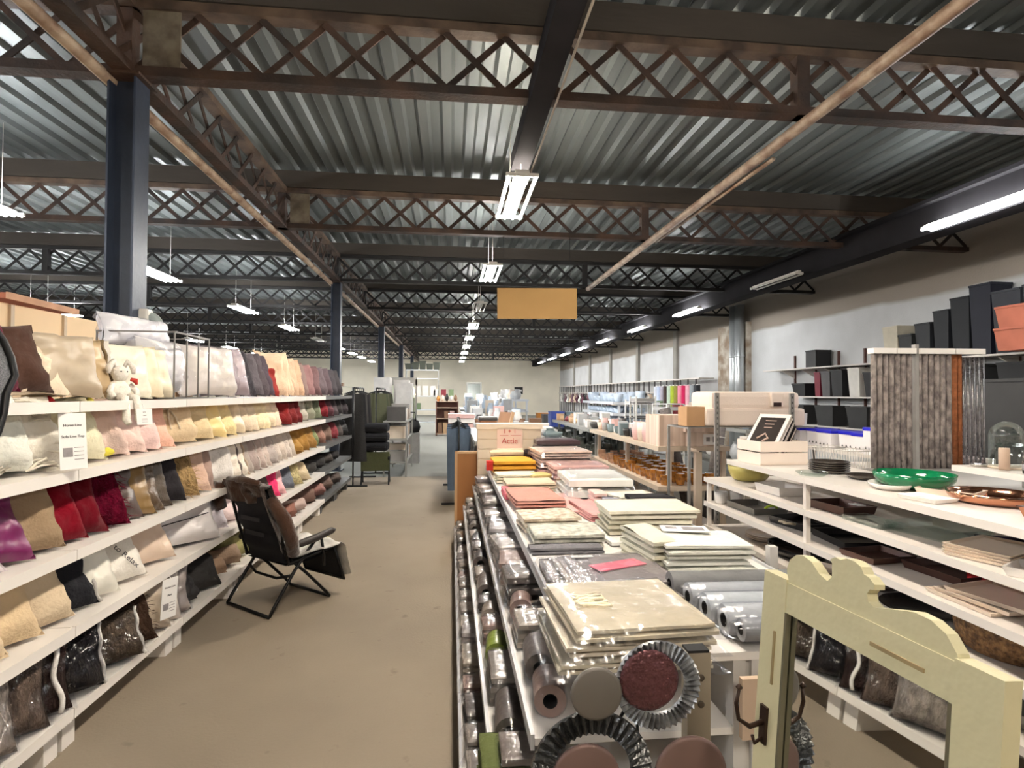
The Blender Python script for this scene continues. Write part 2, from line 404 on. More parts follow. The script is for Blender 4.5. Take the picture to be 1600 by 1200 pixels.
def fringe(rgb, length=.05, count=90, r=.0035):
    def f(o, w, h, t, s):
        random.seed(s); bs = [MB() for k in range(4)]
        for i in range(count):
            e = i % 4; a = rnd(-1, 1); b = bs[e]
            x, z = ((a*w/2, 0), (a*w/2, h), (-w/2, (a+1)*h/2), (w/2, (a+1)*h/2))[e]
            dx, dz = ((0, -1), (0, 1), (-1, 0), (1, 0))[e]
            if e == 0: dz = .2; dx = a
            p = Vector((x*.96, 0, h/2+(z-h/2)*.96)); L = length*rnd(.6, 1.2)
            q = p+Vector((dx*L+rnd(-.3, .3)*L, -rnd(.0, .6)*L, dz*L+rnd(-.4, .2)*L)); mdd = (p+q)/2+Vector((rnd(-.01, .01), -.012, .006))
            b.tube([p, mdd, q], r, 4, False)
        for b in bs: b.build('fringe', fab(rgb), o)
    return f
def shag(rgb, count=420, L=.05, r=.002):
    def f(o, w, h, t, s):
        random.seed(s); b = MB()
        for i in range(count):
            u, v = rnd(-.98, .98), rnd(-.98, .98); k = (1-u**4)*(1-v**4); sg = random.choice((-1, -1, 1))
            p = Vector((u*w/2*.96, sg*t/2*k**.42, h/2+v*h/2*.96)); d = Vector((rnd(-.6, .6)+u*.5, sg*rnd(.3, .9), rnd(-1.1, .2)+v*.3)).normalized()*L*rnd(.6, 1.2)
            a = p+d*.5+Vector((0, 0, -.003)); e = p+d+Vector((0, 0, -.012))
            sd = d.orthogonal().normalized()*r
            b.add([p-sd, p+sd, a+sd, a-sd, e], [(0, 1, 2, 3), (3, 2, 4)])
        b.build('long_pile', fab(rgb), o)
    return f
def tassels(rgb):
    def f(o, w, h, t, s):
        for sx in (-1, 1):
            for z in (.015, h-.01):
                b = MB(); c = Vector((sx*w/2*.97, -.02, z)); b.lathe([(.004, 0), (.012, -.012), (.016, -.02), (.024, -.06), (.026, -.065)] if z > .1 else [(.02, .0), (.028, .004), (.026, .02), (.012, .036), (.004, .04)], 10, c); b.build('tassel', fab(rgb), o)
    return f
def bow(rgb):
    def f(o, w, h, t, s):
        b = MB(); c = (0, -t/2-.012, h*.62)
        for sx in (-1, 1):
            b.tube([Vector(c), Vector(c)+Vector((sx*.05, -.005, .035)), Vector(c)+Vector((sx*.06, -.005, -.01)), Vector(c)], .008, 6)
            b.tube([Vector(c), Vector(c)+Vector((sx*.03, -.004, -.07)), Vector(c)+Vector((sx*.035, 0, -.15))], .007, 6)
        b.build('ribbon_bow', fab(rgb), o)
    return f
def text_mesh(body, size, m, parent, loc, rot, name='lettering', extrude=.0006):
    cu = bpy.data.curves.new('lettering', 'FONT'); cu.body = body; cu.size = size; cu.extrude = extrude; cu.align_x = 'CENTER'; cu.align_y = 'CENTER'
    t = bpy.data.objects.new('lettering', cu); C.objects.link(t); bpy.context.view_layer.update()
    me = bpy.data.meshes.new_from_object(t.evaluated_get(bpy.context.evaluated_depsgraph_get()))
    bpy.data.objects.remove(t); bpy.data.curves.remove(cu)
    me.materials.clear(); me.materials.append(m)
    o = bpy.data.objects.new(name, me); C.objects.link(o); o.parent = parent; o.location = loc; o.rotation_euler = rot
    return o

# ---------------------------------------------------------------- left cushion shelving
SX0, SX1 = -2.24, -1.70
LV = [.20, .57, .92, 1.285, 1.60]           # board tops
DARKSH = mat('dark_grey_shelf_metal', (92, 92, 92), .5, .1, 4.)
def shelf_bay(label, y0, y1, levels=LV, x0=SX0, x1=SX1, group='white shelving bays of cushions', lower=True, m=WHITE, top=None):
    t = thing('shelving_bay', label, 'shelf', (0, y0, 0), 0, group); L = y1-y0
    for z in levels:
        b = MB(); b.span(x0, x1-.018, .003, L-.003, z-.02, z); b.span(x1-.018, x1, .003, L-.003, z-.045, z+.004); b.build('shelf_board', m, t)
    for yy in (.02, L-.02):
        MB().span(x0-.03, x0, yy-.015, yy+.015, 0, levels[-1]).build('upright', m, t)
    MB().span(x0-.012, x0-.002, .03, L-.03, levels[0], levels[-1]-.02).build('back_panel', m, t)
    if lower:
        for yy in (.06, L-.06):
            MB().span(x0+.05, x1-.06, yy-.045, yy+.045, 0, levels[0]-.02).build('foot', m, t)
    return t
ends = [.75, 1.8, 2.85, 3.93, 4.95, 6., 7.05, 8.1, 9.15, 10.2]
for i in range(9):
    shelf_bay('white five-board shelving bay of cushions, %s bay along the left of the aisle' % nth(i), ends[i], ends[i+1], LV, m=WHITE if i < 7 else DARKSH)

YP = lambda px: -1.75/math.tan(math.atan((px-800)/900)+.1053) if px < 690 else 0
G5, G4, G3, G2, G1 = ['cushions on the %s board' % s for s in ('top', 'second highest', 'middle', 'second lowest', 'lowest')]
Z5, Z4, Z3, Z2, Z1 = LV[4], LV[3], LV[2], LV[1], LV[0]
Xc = -1.93
# --- top board, from the camera end onwards
cushion('burgundy cushion on the top board next to the mesh chair back', (Xc-.02, 2.38, Z5), .44, .33, .17, 58, 14, (96, 12, 44), 'velvet', G5, tilt=-5)
cushion('dark brown cushion on the top board beside the burgundy one', (Xc-.02, 2.56, Z5), .46, .34, .13, 56, 14, (74, 52, 44), 'velvet', G5, tilt=-4)
cushion('slim cream cushion wedged between dark brown and taupe cushions', (Xc, 2.66, Z5), .42, .27, .08, 54, 18, (226, 208, 184), 'plain', G5, tilt=-3)
cushion('large taupe feather cushion on the top board with a dropped corner', (Xc, 2.80, Z5-.0), .52, .34, .18, 48, 14, (178, 162, 140), 'satin', G5, tilt=2)
cushion('tan ribbed cushion with dark edging on the top board', (Xc-.02, 3.0, Z5), .44, .34, .15, 50, 14, (186, 160, 122), 'satin', G5, zip=(110, 92, 68))
cushion('pale grey cushion behind the white plush rabbit', (Xc-.08, 3.16, Z5), .44, .35, .14, 50, 12, (205, 198, 190), 'plain', G5)
for i, (y, c) in enumerate([(3.36, (238, 232, 214)), (3.50, (240, 226, 196)), (3.62, (242, 230, 204))]):
    cushion('%s cushion, %s after the white plush rabbit on the top board' % (('ivory satin', 'pale cream satin', 'cream')[i], nth(i)), (Xc, y, Z5), .42, .34, .14, 50, 10, c, 'satin', G5)
# white plush rabbit hanging its legs over the board
def plush(loc):
    t = thing('plush_rabbit', 'white plush rabbit with dangling legs sitting on the top board', 'soft toy', loc, R(60))
    f = fab((238, 232, 222))
    MB().lathe([(.001, 0), (.06, .005), (.082, .05), (.075, .1), (.045, .14), (.02, .155)], 18).build('body', f, t)
    MB().lathe([(.001, -.055), (.04, -.045), (.058, 0), (.05, .035), (.02, .056), (.001, .06)], 18, (0, -.015, .2)).build('head', f, t)
    for s in (-1, 1):
        MB().tube([(s*.03, -.01, .24), (s*.05, -.02, .29), (s*.085, -.035, .25), (s*.09, -.03, .2)], [.014, .022, .024, .012], 8).build('ear', f, t)
        MB().tube([(s*.035, -.05, .03), (s*.04, -.14, .02), (s*.042, -.165, -.06), (s*.045, -.17, -.13), (s*.045, -.2, -.16)], [.03, .028, .024, .026, .02], 8).build('leg', f, t)
        MB().tube([(s*.06, -.03, .12), (s*.095, -.06, .07), (s*.085, -.09, .03)], [.022, .022, .02], 8).build('arm', f, t)
        MB().lathe([(.001, -.006), (.006, 0), (.001, .006)], 8, (s*.022, -.067, .215)).build('eye', BLACKPL, t)
    MB().tube([(.05, -.06, .16), (.075, -.08, .15), (.08, -.085, .12)], [.012, .02, .008], 8).build('red_bow', fab((200, 70, 60)), t); t.scale = (.74, .74, .74)
plush((-1.80, 3.34, Z5))
# wire basket frame with a bagged duvet
def wire_cage(y0, y1, x0, x1, z0, z1):
    t = thing('wire_cage', 'grey wire-framed bin on the top board holding a white duvet', 'wire bin', (0, 0, 0))
    m = mat('grey_wire', (120, 116, 112), .4, .1, 5., metal=.6); b = MB(); k = 3
    for x in (x0, x1):
        for i in range(k+1):
            y = y0+(y1-y0)*i/k; b.bar((x, y, z0), (x, y, z1), .008)
        for z in (z0+.004, z1): b.bar((x, y0, z), (x, y1, z), .01)
    for y in (y0, y1):
        for z in (z0+.004, z1): b.bar((x0, y, z), (x1, y, z), .01)
    b.build('wire_frame', m, t); MB().span(x0, x1, y0, y1, z0-.001, z0+.008).build('floor_panel', m, t)
wire_cage(3.84, 4.36, -2.2, -1.74, Z5+.006, Z5+.43)
cushion('puffy white duvet in a clear bag packed inside the wire bin', (-2.01, 3.905, Z5+.02), .42, .38, .3, 88, 3, (240, 238, 240), 'satin', G5, bag=True, name='duvet', cat='duvet')
cushion('tall white pillow in clear plastic sticking up behind the wire bin', (-2.12, 3.9, Z5+.34), .62, .2, .18, 80, 12, (228, 228, 234), 'satin', G5, bag=True, name='pillow', cat='pillow')
cushion('white quilt in clear plastic just past the wire bin', (-1.9, 4.48, Z5), .5, .42, .26, 62, 14, (236, 228, 220), 'satin', G5, bag=True, name='quilt', cat='quilt')
cushion('mauve-grey quilt in crinkled clear plastic on the top board', (-1.9, 4.82, Z5), .5, .46, .22, 60, 22, (176, 160, 166), 'satin', G5, bag=True, name='quilt', cat='quilt')
for i, (y, c, l) in enumerate([(5.12, (52, 48, 54), 'charcoal cushion, first'), (5.34, (92, 86, 92), 'dark grey cushion with white care tag, second'), (5.5, (84, 76, 82), 'dark grey cushion, third'), (5.66, (78, 68, 78), 'plum-grey cushion, fourth')]):
    def tg(o, w, h, t, s): MB().box((.02, -t/2-.01, h*.6), (.03, .004, .11)).build('care_tag', PAPER, o)
    cushion(l+' of the grey run on the top board', (Xc, y, Z5), .46, .46, .15, 50, 16, c, 'plain', G5, extra=tg if i == 1 else None)
cushion('brick red cushion between plum-grey and beige on the top board', (Xc, 5.84, Z5), .4, .32, .12, 48, 10, (150, 50, 44), 'plain', G5)
for i, y in enumerate([6.02, 6.24, 6.46, 6.68]):
    cushion('beige cushion, %s of four past the brick red one up top' % nth(i), (Xc+.02, y, Z5), .46, .46 if i != 1 else .52, .15, 46, 10, ((222, 192, 164), (228, 200, 172), (216, 184, 156), (214, 178, 148))[i], 'plain', G5)
for i, (c, l) in enumerate([((140, 118, 112), 'mauve-brown'), ((150, 112, 112), 'dusty rose'), ((120, 90, 90), 'dark rose-brown'), ((110, 96, 100), 'grey-mauve'), ((96, 80, 84), 'dull plum'), ((70, 64, 68), 'charcoal-mauve'), ((60, 56, 58), 'soot grey')]):
    cushion('%s cushion, %s at the far end of the top board' % (l, nth(i)), (Xc, 7.0+i*.36, Z5), .46, .44, .16, 48, 12, c, 'plain', G5, n=10)

# --- second highest board
cushion('big white cushion with drape of rope fringe on the second highest board', (-1.9, 2.34, Z4), .55, .36, .2, 62, 16, (226, 226, 216), 'plain', G4, extra=fringe((222, 214, 200), .1, 80, .006))
cushion('white cushion wearing a long paper label by the rope fringe', (-1.9, 2.58, Z4), .48, .36, .18, 58, 18, (232, 226, 214), 'plain', G4, extra=tassels((170, 34, 38)))
def label_card(label, loc, w, h, yaw, lean=0, pic=True, lines=('Kussen', 'Sofa Line'), red=False):
    t = thing('paper_label', label, 'label', loc, Euler((R(-lean), 0, R(yaw)), 'XYZ'))
    cd = MB().box((0, 0, h/2), (w, .002, h)).build('card', PAPER, t)
    b = MB()
    if pic: b.box((-w*.2, -.0022, h*.3), (w*.34, .001, h*.16), None)
    for k in range(4): b.box((w*.2*(0 if not pic else 1), -.0022, h*(.38-.07*k)), (w*.35, .001, h*.012))
    b.build('printing', mat('grey_print', (150, 144, 146), .8, .2, 30), cd)
    for k, s in enumerate(lines): text_mesh(s, min(h*.085, w*.15), INK, cd, (0, -.0026, h*(.78-.2*k)), (R(90), 0, 0))
    MB().tube([(0, 0, h), (0, .02, h+.03)], .002, 5).build('string', PAPER, t)
    return t
label_card('long white paper label hanging between white and lemon-fringed cushions', (-1.665, 2.76, Z4+.02), .105, .25, 52, 8, True, ('Home Line', 'Sofa Line Top'))
cushion('pale green-white cushion with lemon yellow tassels', (-1.9, 2.86, Z4), .48, .36, .16, 55, 20, (232, 226, 196), 'plain', G4, extra=tassels((226, 214, 84)))
for i, y in enumerate([3.06, 3.24, 3.40, 3.56]):
    cushion('blush pink cushion, %s of four after the lemon-tasselled one' % nth(i), (-1.9, y, Z4), .46, .35, .15, 52, 22, ((236, 208, 196), (232, 202, 192), (238, 206, 200), (240, 190, 168))[i], 'plain', G4)
label_card('small white barcode tag pinned on blush pink cushions', (-1.62, 3.26, Z4+.19), .075, .085, 48, 10, False, ('8 71', '14.95'))
cushion('large beige cushion with ribbon bow on the second highest board', (-1.9, 3.86, Z4), .5, .35, .2, 56, 20, (228, 204, 168), 'plain', G4, extra=bow((240, 226, 202)))
for i, y in enumerate([4.16, 4.38, 4.6, 4.8, 4.98]):
    cushion('%s cushion, %s after the one with a ribbon bow' % (('beige-cream', 'buttercream', 'soft yellow', 'ruched cream', 'pale champagne')[i], nth(i)), (-1.9, y, Z4), .44, .33, .15, 50, 18, ((226, 204, 164), (240, 214, 150), (238, 216, 164), (230, 210, 178), (226, 206, 180))[i], 'satin' if i % 2 else 'plain', G4)
for i, y in enumerate([5.18, 5.34, 5.5, 5.66, 5.84]):
    cushion('ivory cushion, %s of five leading up to the red ones' % nth(i), (-1.9, y, Z4), .42, .33, .14, 50, 18, ((232, 214, 188), (236, 218, 180), (240, 222, 182), (238, 220, 190), (240, 218, 196))[i], 'plain', G4)
for i, y in enumerate([6.14, 6.36, 6.58]):
    cushion('brick red cushion, %s of three on the second highest board' % nth(i), (-1.88, y, Z4), .42, .3, .15, 50, 14, ((118, 26, 26), (110, 28, 28), (106, 26, 30))[i], 'plain', G4)
for i, (c, l) in enumerate([((178, 172, 160), 'stone grey'), ((140, 140, 122), 'grey-green'), ((118, 122, 100), 'moss green'), ((130, 36, 44), 'crimson'), ((98, 60, 66), 'wine brown'), ((80, 70, 72), 'dusky grey'), ((64, 60, 60), 'graphite'), ((58, 52, 54), 'dark ash')]):
    cushion('%s cushion, %s beyond the red trio' % (l, nth(i)), (-1.9, 6.9+i*.38, Z4), .44, .32, .15, 50, 16, c, 'plain', G4, n=10)

# --- middle board
cushion('white lace cloth bundle at the camera end of the middle board', (-1.86, 2.2, Z3), .4, .18, .16, 65, 40, (226, 216, 220), 'plain', G3)
cushion('magenta satin cushion beside the khaki one', (-1.88, 2.36, Z3), .46, .34, .14, 58, 22, (108, 22, 80), 'satin', G3)
cushion('khaki corded cushion between magenta and scarlet', (-1.88, 2.56, Z3), .44, .36, .15, 56, 20, (146, 124, 98), 'plain', G3)
cushion('scarlet velvet cushion next to the khaki one', (-1.88, 2.72, Z3), .42, .34, .12, 54, 20, (116, 6, 26), 'velvet', G3)
cushion('crimson velvet cushion with folded corner', (-1.88, 2.86, Z3), .44, .34, .13, 52, 20, (98, 5, 22), 'velvet', G3)
cushion('shaggy burgundy fur cushion on the middle board', (-1.88, 3.04, Z3), .44, .34, .14, 52, 18, (100, 10, 38), 'fur', G3, extra=shag((100, 8, 38), 520, .055))
cushion('taupe-black cushion beside shaggy burgundy fur', (-1.88, 3.2, Z3), .42, .33, .1, 50, 18, (82, 68, 64), 'satin', G3)
cushion('slim gold-bronze cushion before the leather pair', (-1.87, 3.31, Z3), .42, .33, .09, 50, 16, (132, 104, 62), 'satin', G3)
cushion('slim olive-brown leather cushion, first of two', (-1.87, 3.41, Z3), .42, .33, .09, 50, 15, (92, 74, 56), 'leather', G3)
cushion('slim olive-brown leather cushion, second of two', (-1.87, 3.5, Z3), .42, .33, .09, 50, 15, (78, 66, 54), 'leather', G3)
cushion('big black cushion beside the golden fur', (-1.88, 3.66, Z3), .46, .35, .17, 50, 16, (34, 30, 34), 'plain', G3)
cushion('shaggy golden fur cushion on the middle board', (-1.87, 3.88, Z3), .42, .34, .13, 50, 16, (178, 148, 104), 'fur', G3, extra=shag((206, 174, 126), 520, .055))
cushion('blush beige cushion after the golden fur', (-1.88, 4.08, Z3), .42, .33, .11, 48, 14, (208, 176, 158), 'plain', G3)
cushion('mauve-taupe cushion rolled upright on the middle board', (-1.88, 4.24, Z3), .3, .33, .11, 48, 6, (172, 146, 136), 'velvet', G3)
cushion('plain white cushion in the middle of the middle board', (-1.88, 4.5, Z3), .42, .32, .17, 50, 10, (224, 218, 212), 'plain', G3)
for i in range(2): cushion('cream cushion with %s piping, %s after the plain white one' % (('grey', 'beige')[i], nth(i)), (-1.88, 4.72+i*.14, Z3), .4, .32, .1, 50, 14, (232, 222, 208), 'plain', G3, zip=((120, 110, 106), (190, 170, 150))[i])
for i in range(9):
    cushion('grey-beige cushion, %s of nine in the run before mustard ones' % nth(i), (-1.88, 4.98+i*.17, Z3), .42, .31, .11, 50, 16, ((172, 160, 152), (164, 148, 142), (184, 166, 158), (194, 178, 168), (176, 164, 158), (198, 186, 176), (206, 192, 180), (202, 190, 180), (196, 184, 170))[i], 'plain', G3, zip=(205, 195, 188) if i in (1, 2, 4) else None)
for i, (y, yw) in enumerate([(6.62, 60), (6.9, 50), (7.2, 44)]):
    cushion('mustard yellow cushion, %s of three on the middle board' % nth(i), (-1.88, y, Z3), .44, .3 if i else .22, .18, yw, 20 if i else 48, ((172, 130, 66), (164, 122, 60), (160, 120, 66))[i], 'plain', G3)
for i, (c, l) in enumerate([((130, 140, 100), 'sage green'), ((150, 110, 96), 'terracotta'), ((120, 96, 84), 'cocoa'), ((140, 60, 66), 'dull red'), ((84, 78, 74), 'iron grey'), ((62, 62, 62), 'slate')]):
    cushion('%s cushion, %s past the mustard ones' % (l, nth(i)), (-1.9, 7.5+i*.42, Z3), .42, .28, .18, 50, 20, c, 'plain', G3, n=10)

# --- second lowest board
for i, y in enumerate([2.22, 2.42, 2.62]):
    cushion('beige corduroy cushion, %s of three on the second lowest board' % nth(i), (-1.86, y, Z2), .44, .34, .14, 60, 24, ((214, 192, 160), (208, 184, 150), (206, 186, 158))[i], 'plain', G2)
cushion('black cushion with grey rim next to beige corduroy', (-1.87, 2.8, Z2), .44, .33, .13, 57, 22, (22, 22, 28), 'plain', G2, zip=(180, 175, 170))
cushion('glossy white cushion beside the black one', (-1.87, 2.96, Z2), .44, .32, .17, 55, 26, (228, 224, 212), 'satin', G2)
def script_text(o, w, h, t, s):
    text_mesh('Time to Relax', .05, INK, o, (.06, -t/2-.017, h*.52), (R(90), R(62), 0))
cushion('white cushion printed with grey handwriting', (-1.86, 3.2, Z2), .5, .33, .15, 60, 26, (232, 226, 216), 'plain', G2, extra=script_text)
cushion('beige-rose satin cushion between handwriting and white lined ones', (-1.88, 3.58, Z2), .44, .3, .14, 54, 28, (220, 196, 176), 'satin', G2)
def seam(o, w, h, t, s): MB().tube([(w*(-.3+.6*i/8), -t/2-.012-.004*math.sin(i), h*.42+.004*i) for i in range(9)], .004, 5).build('zip', fab((60, 56, 58)), o)
cushion('large white cushion with a dark zip line', (-1.86, 4.02, Z2), .56, .32, .2, 56, 30, (222, 216, 216), 'satin', G2, extra=seam)
cushion('white cushion with a pointed corner past the zipped one', (-1.88, 4.38, Z2), .46, .33, .16, 52, 18, (226, 218, 226), 'plain', G2)
for i, y in enumerate([4.64, 4.84, 5.02]):
    cushion('pale pink cushion, %s of three behind the brown jacket' % nth(i), (-1.88, y, Z2), .42, .31, .14, 52, 18, ((230, 208, 206), (226, 204, 204), (222, 200, 198))[i], 'plain', G2)
cushion('dark patterned cushion beside hot pink', (-1.88, 5.5, Z2), .4, .3, .12, 50, 15, (96, 82, 76), 'plain', G2)
cushion('hot pink cushion on the second lowest board', (-1.87, 5.74, Z2), .42, .3, .13, 50, 16, (235, 58, 112), 'velvet', G2)
cushion('pale rose cushion leaning on the hot pink one', (-1.87, 5.92, Z2), .42, .3, .12, 50, 16, (238, 182, 186), 'plain', G2)
cushion('slate blue cushion after the pinks', (-1.87, 6.2, Z2), .44, .29, .16, 50, 18, (104, 108, 118), 'plain', G2)
cushion('pale yellow shaggy cushion near the hot pink one', (-1.87, 6.5, Z2), .42, .26, .15, 52, 34, (222, 206, 156), 'fur', G2, extra=shag((232, 218, 172), 260, .05))
cushion('cream cushion lying past the yellow shaggy one', (-1.87, 6.86, Z2), .42, .25, .16, 52, 40, (214, 196, 164), 'plain', G2)
for i, (c, l) in enumerate([((60, 58, 56), 'charcoal'), ((52, 50, 50), 'black-grey'), ((72, 66, 62), 'dark taupe'), ((48, 46, 46), 'near-black')]):
    cushion('%s throw folded flat, %s at the far end of the second lowest board' % (l, nth(i)), (-1.96, 7.4+i*.5, Z2), .44, .14, .3, 50, 8, c, 'plain', G2, n=10, name='folded_throw', cat='throw')

# --- lowest board
def strap(o, w, h, t, s):
    b = MB(); b.tube([(w*.28+.012*math.sin(i*.8), -t/2-.016, h*(.04+.09*i)) for i in range(11)], .011, 6); b.build('strap', fab((226, 222, 218)), o)
cushion('grey blanket in a clear plastic bag at the camera end of the lowest board', (-1.84, 2.24, Z1), .4, .3, .18, 62, 16, (150, 140, 132), 'fur', G1, bag=True, name='bagged_blanket', cat='blanket')
cushion('brown-grey blanket in clear plastic, second on the lowest board', (-1.84, 2.42, Z1), .4, .3, .14, 60, 14, (104, 90, 82), 'fur', G1, bag=True, name='bagged_blanket', cat='blanket')
cushion('dark brown blanket bag with white strap', (-1.84, 2.56, Z1), .4, .3, .12, 58, 14, (56, 42, 40), 'fur', G1, bag=True, extra=strap, name='bagged_blanket', cat='blanket')
cushion('black blanket in clear plastic on the lowest board', (-1.84, 2.76, Z1), .42, .29, .2, 56, 14, (36, 34, 38), 'fur', G1, bag=True, name='bagged_blanket', cat='blanket', zip=(216, 212, 208))
cushion('grey-brown fur blanket in a bag with curved white zip', (-1.82, 3.04, Z1), .46, .26, .2, 56, 26, (88, 76, 66), 'fur', G1, bag=True, name='bagged_blanket', cat='blanket', zip=(232, 228, 222))
cushion('chocolate brown fluffy cushion on the lowest board', (-1.84, 3.24, Z1), .46, .28, .18, 60, 30, (66, 48, 38), 'fur', G1, extra=shag((78, 58, 46), 420, .035))
for i, y in enumerate([3.44, 3.57, 3.7]):
    cushion('%s quilt in clear plastic, %s after the chocolate fluffy cushion' % (('cream', 'white', 'silver grey')[i], nth(i)), (-1.86, y, Z1), .42, .29, .13, 54, 10, ((216, 200, 180), (222, 212, 202), (160, 150, 146))[i], 'satin', G1, bag=True, name='bagged_quilt', cat='quilt')
label_card('long white paper label hanging under the beige-rose cushion', (-1.672, 3.66, .30), .1, .24, 62, -4, True, ('Home Line', 'Plaid'))
def handle(o, w, h, t, s): MB().tube([(-.05, -t/2, h*.8), (-.055, -t/2-.03, h*.86), (-.02, -t/2-.035, h*.96), (0, -t/2, h*.98)], .006, 6).build('handle', PAPER, o)
cushion('dark grey box cushion with white handle on the lowest board', (-1.82, 3.84, Z1), .4, .26, .24, 62, 26, (54, 52, 54), 'plain', G1, extra=handle)
cushion('dark grey wedge cushion leaning beyond the box cushion', (-1.82, 4.14, Z1), .42, .26, .2, 62, 36, (48, 46, 46), 'plain', G1)
for i, (y, c, l, h) in enumerate([(4.42, (176, 146, 122), 'tan blanket', .12), (4.7, (156, 132, 112), 'brown-beige blanket', .15), (4.98, (166, 160, 110), 'olive-cream blanket', .18), (5.28, (140, 128, 90), 'olive blanket', .16), (5.62, (150, 122, 84), 'khaki cushion cover', .2), (6.0, (128, 120, 90), 'olive-grey bag', .2), (6.4, (140, 96, 84), 'rust-brown blanket', .16), (6.8, (190, 168, 160), 'pinkish blanket', .14), (7.3, (120, 94, 84), 'brown throw', .18), (7.8, (150, 110, 104), 'rose-brown throw', .16), (8.3, (110, 92, 84), 'dun throw', .2), (8.9, (90, 80, 76), 'dark dun throw', .16)]):
    cushion('%s heaped on the lowest board, %s past the dark grey wedge cushion' % (l, nth(i)), (-1.9, y, Z1), .42, h, .26, 60, 30, c, 'plain', G1, n=10, name='folded_blanket', cat='blanket')

# mesh chair back poking up over the top board
t = thing('mesh_backrest', 'black-rimmed grey mesh backrest hooked on the front edge of the top board', 'backrest', (-1.63, 2.09, 1.37), (R(-8), R(6), R(62))); t.scale = (.8, .8, .8)
pts = [(.2*math.cos(a)*(1 if math.sin(a) > 0 else .82), 0, .36+.34*math.sin(a)) for a in [2*PI*i/24 for i in range(24)]]
MB().tube(pts, .016, 8, closed=True).build('rim', BLACKMT, t)
b = MB(); b.sheet(lambda u, v: ((2*u-1)*.19*math.sqrt(max(0, 1-(2*v-1)**2))*(1 if v > .5 else .86), .02*math.cos((2*u-1)*1.5), .36+(2*v-1)*.33), 12, 12); b.build('mesh_panel', mat('grey_mesh_cloth', (120, 122, 128), .7, .5, 160, .4, 200), t)
for s in (-1, 1): MB().tube([(s*.1, .02, .05), (s*.1, .04, -.02), (s*.1, .05, .02)], .01, 6).build('bracket', BLACKMT, t)

# ---------------------------------------------------------------- beige panels and bits behind the cushion shelf
BEIGE = mat('beige_panel_board', (236, 208, 170), .7, .06, 1.5)
t = thing('panel_partition', 'tall beige panel partition rising behind the cushions', 'partition', (-4., 0, 0))
for i in range(8):
    y0 = 1.35+i*.72
    MB().span(-.02, .02, y0, y0+.69, 0, 2.44).build('panel', BEIGE, t)
    if i: 
        b = MB(); b.span(.0, .045, y0-.035, y0+.01, 0, 2.43)
        b.build('slotted_post', mat('beige_post', (206, 186, 160), .5, .1, 5.), t)
t = thing('roof_board', 'orange-brown board lying on top of the beige partition', 'board', (-4.12, 6.0, 2.46), (0, 0, R(4)))
MB().box((0, 0, .03), (.4, 1.1, .05)).build('plank', mat('orange_board', (176, 104, 74), .7, .2, 4.), t)
MB().box((.21, 0, .03), (.02, 1.1, .06)).build('edge_strip', mat('orange_board_edge', (206, 160, 130), .7, .2, 4.), t)
t = thing('cardboard_box', 'small brown cardboard box beside the nearest blue column', 'box', (-2.2, 4.72, Z5))
b = MB(); b.span(-.14, .14, -.14, .14, 0, .25); b.build('carton', mat('brown_cardboard', (190, 150, 110), .8, .1, 5.), t)
MB().span(-.14, .14, -.03, .03, .25, .252).build('tape', mat('parcel_tape', (160, 120, 80), .3, .1), t)
t = thing('wall_clock_lamp', 'pale grey oval fitting fixed beside the nearest blue column', 'light fitting', (-2.3, 4.62, 2.13))
MB().lathe([(.001, 0), (.08, .0), (.1, .03), (.1, .07), (.07, .1), (.001, .1)], 20, M=Matrix.Rotation(R(-90), 4, 'X') @ Matrix.Scale(1.3, 4, (0, 1, 0))).build('lens', mat('grey_lens', (150, 160, 158), .3, .1), t)
MB().box((-.03, .03, 0), (.1, .08, .3), None, .02).build('bracket', HOUS, t)
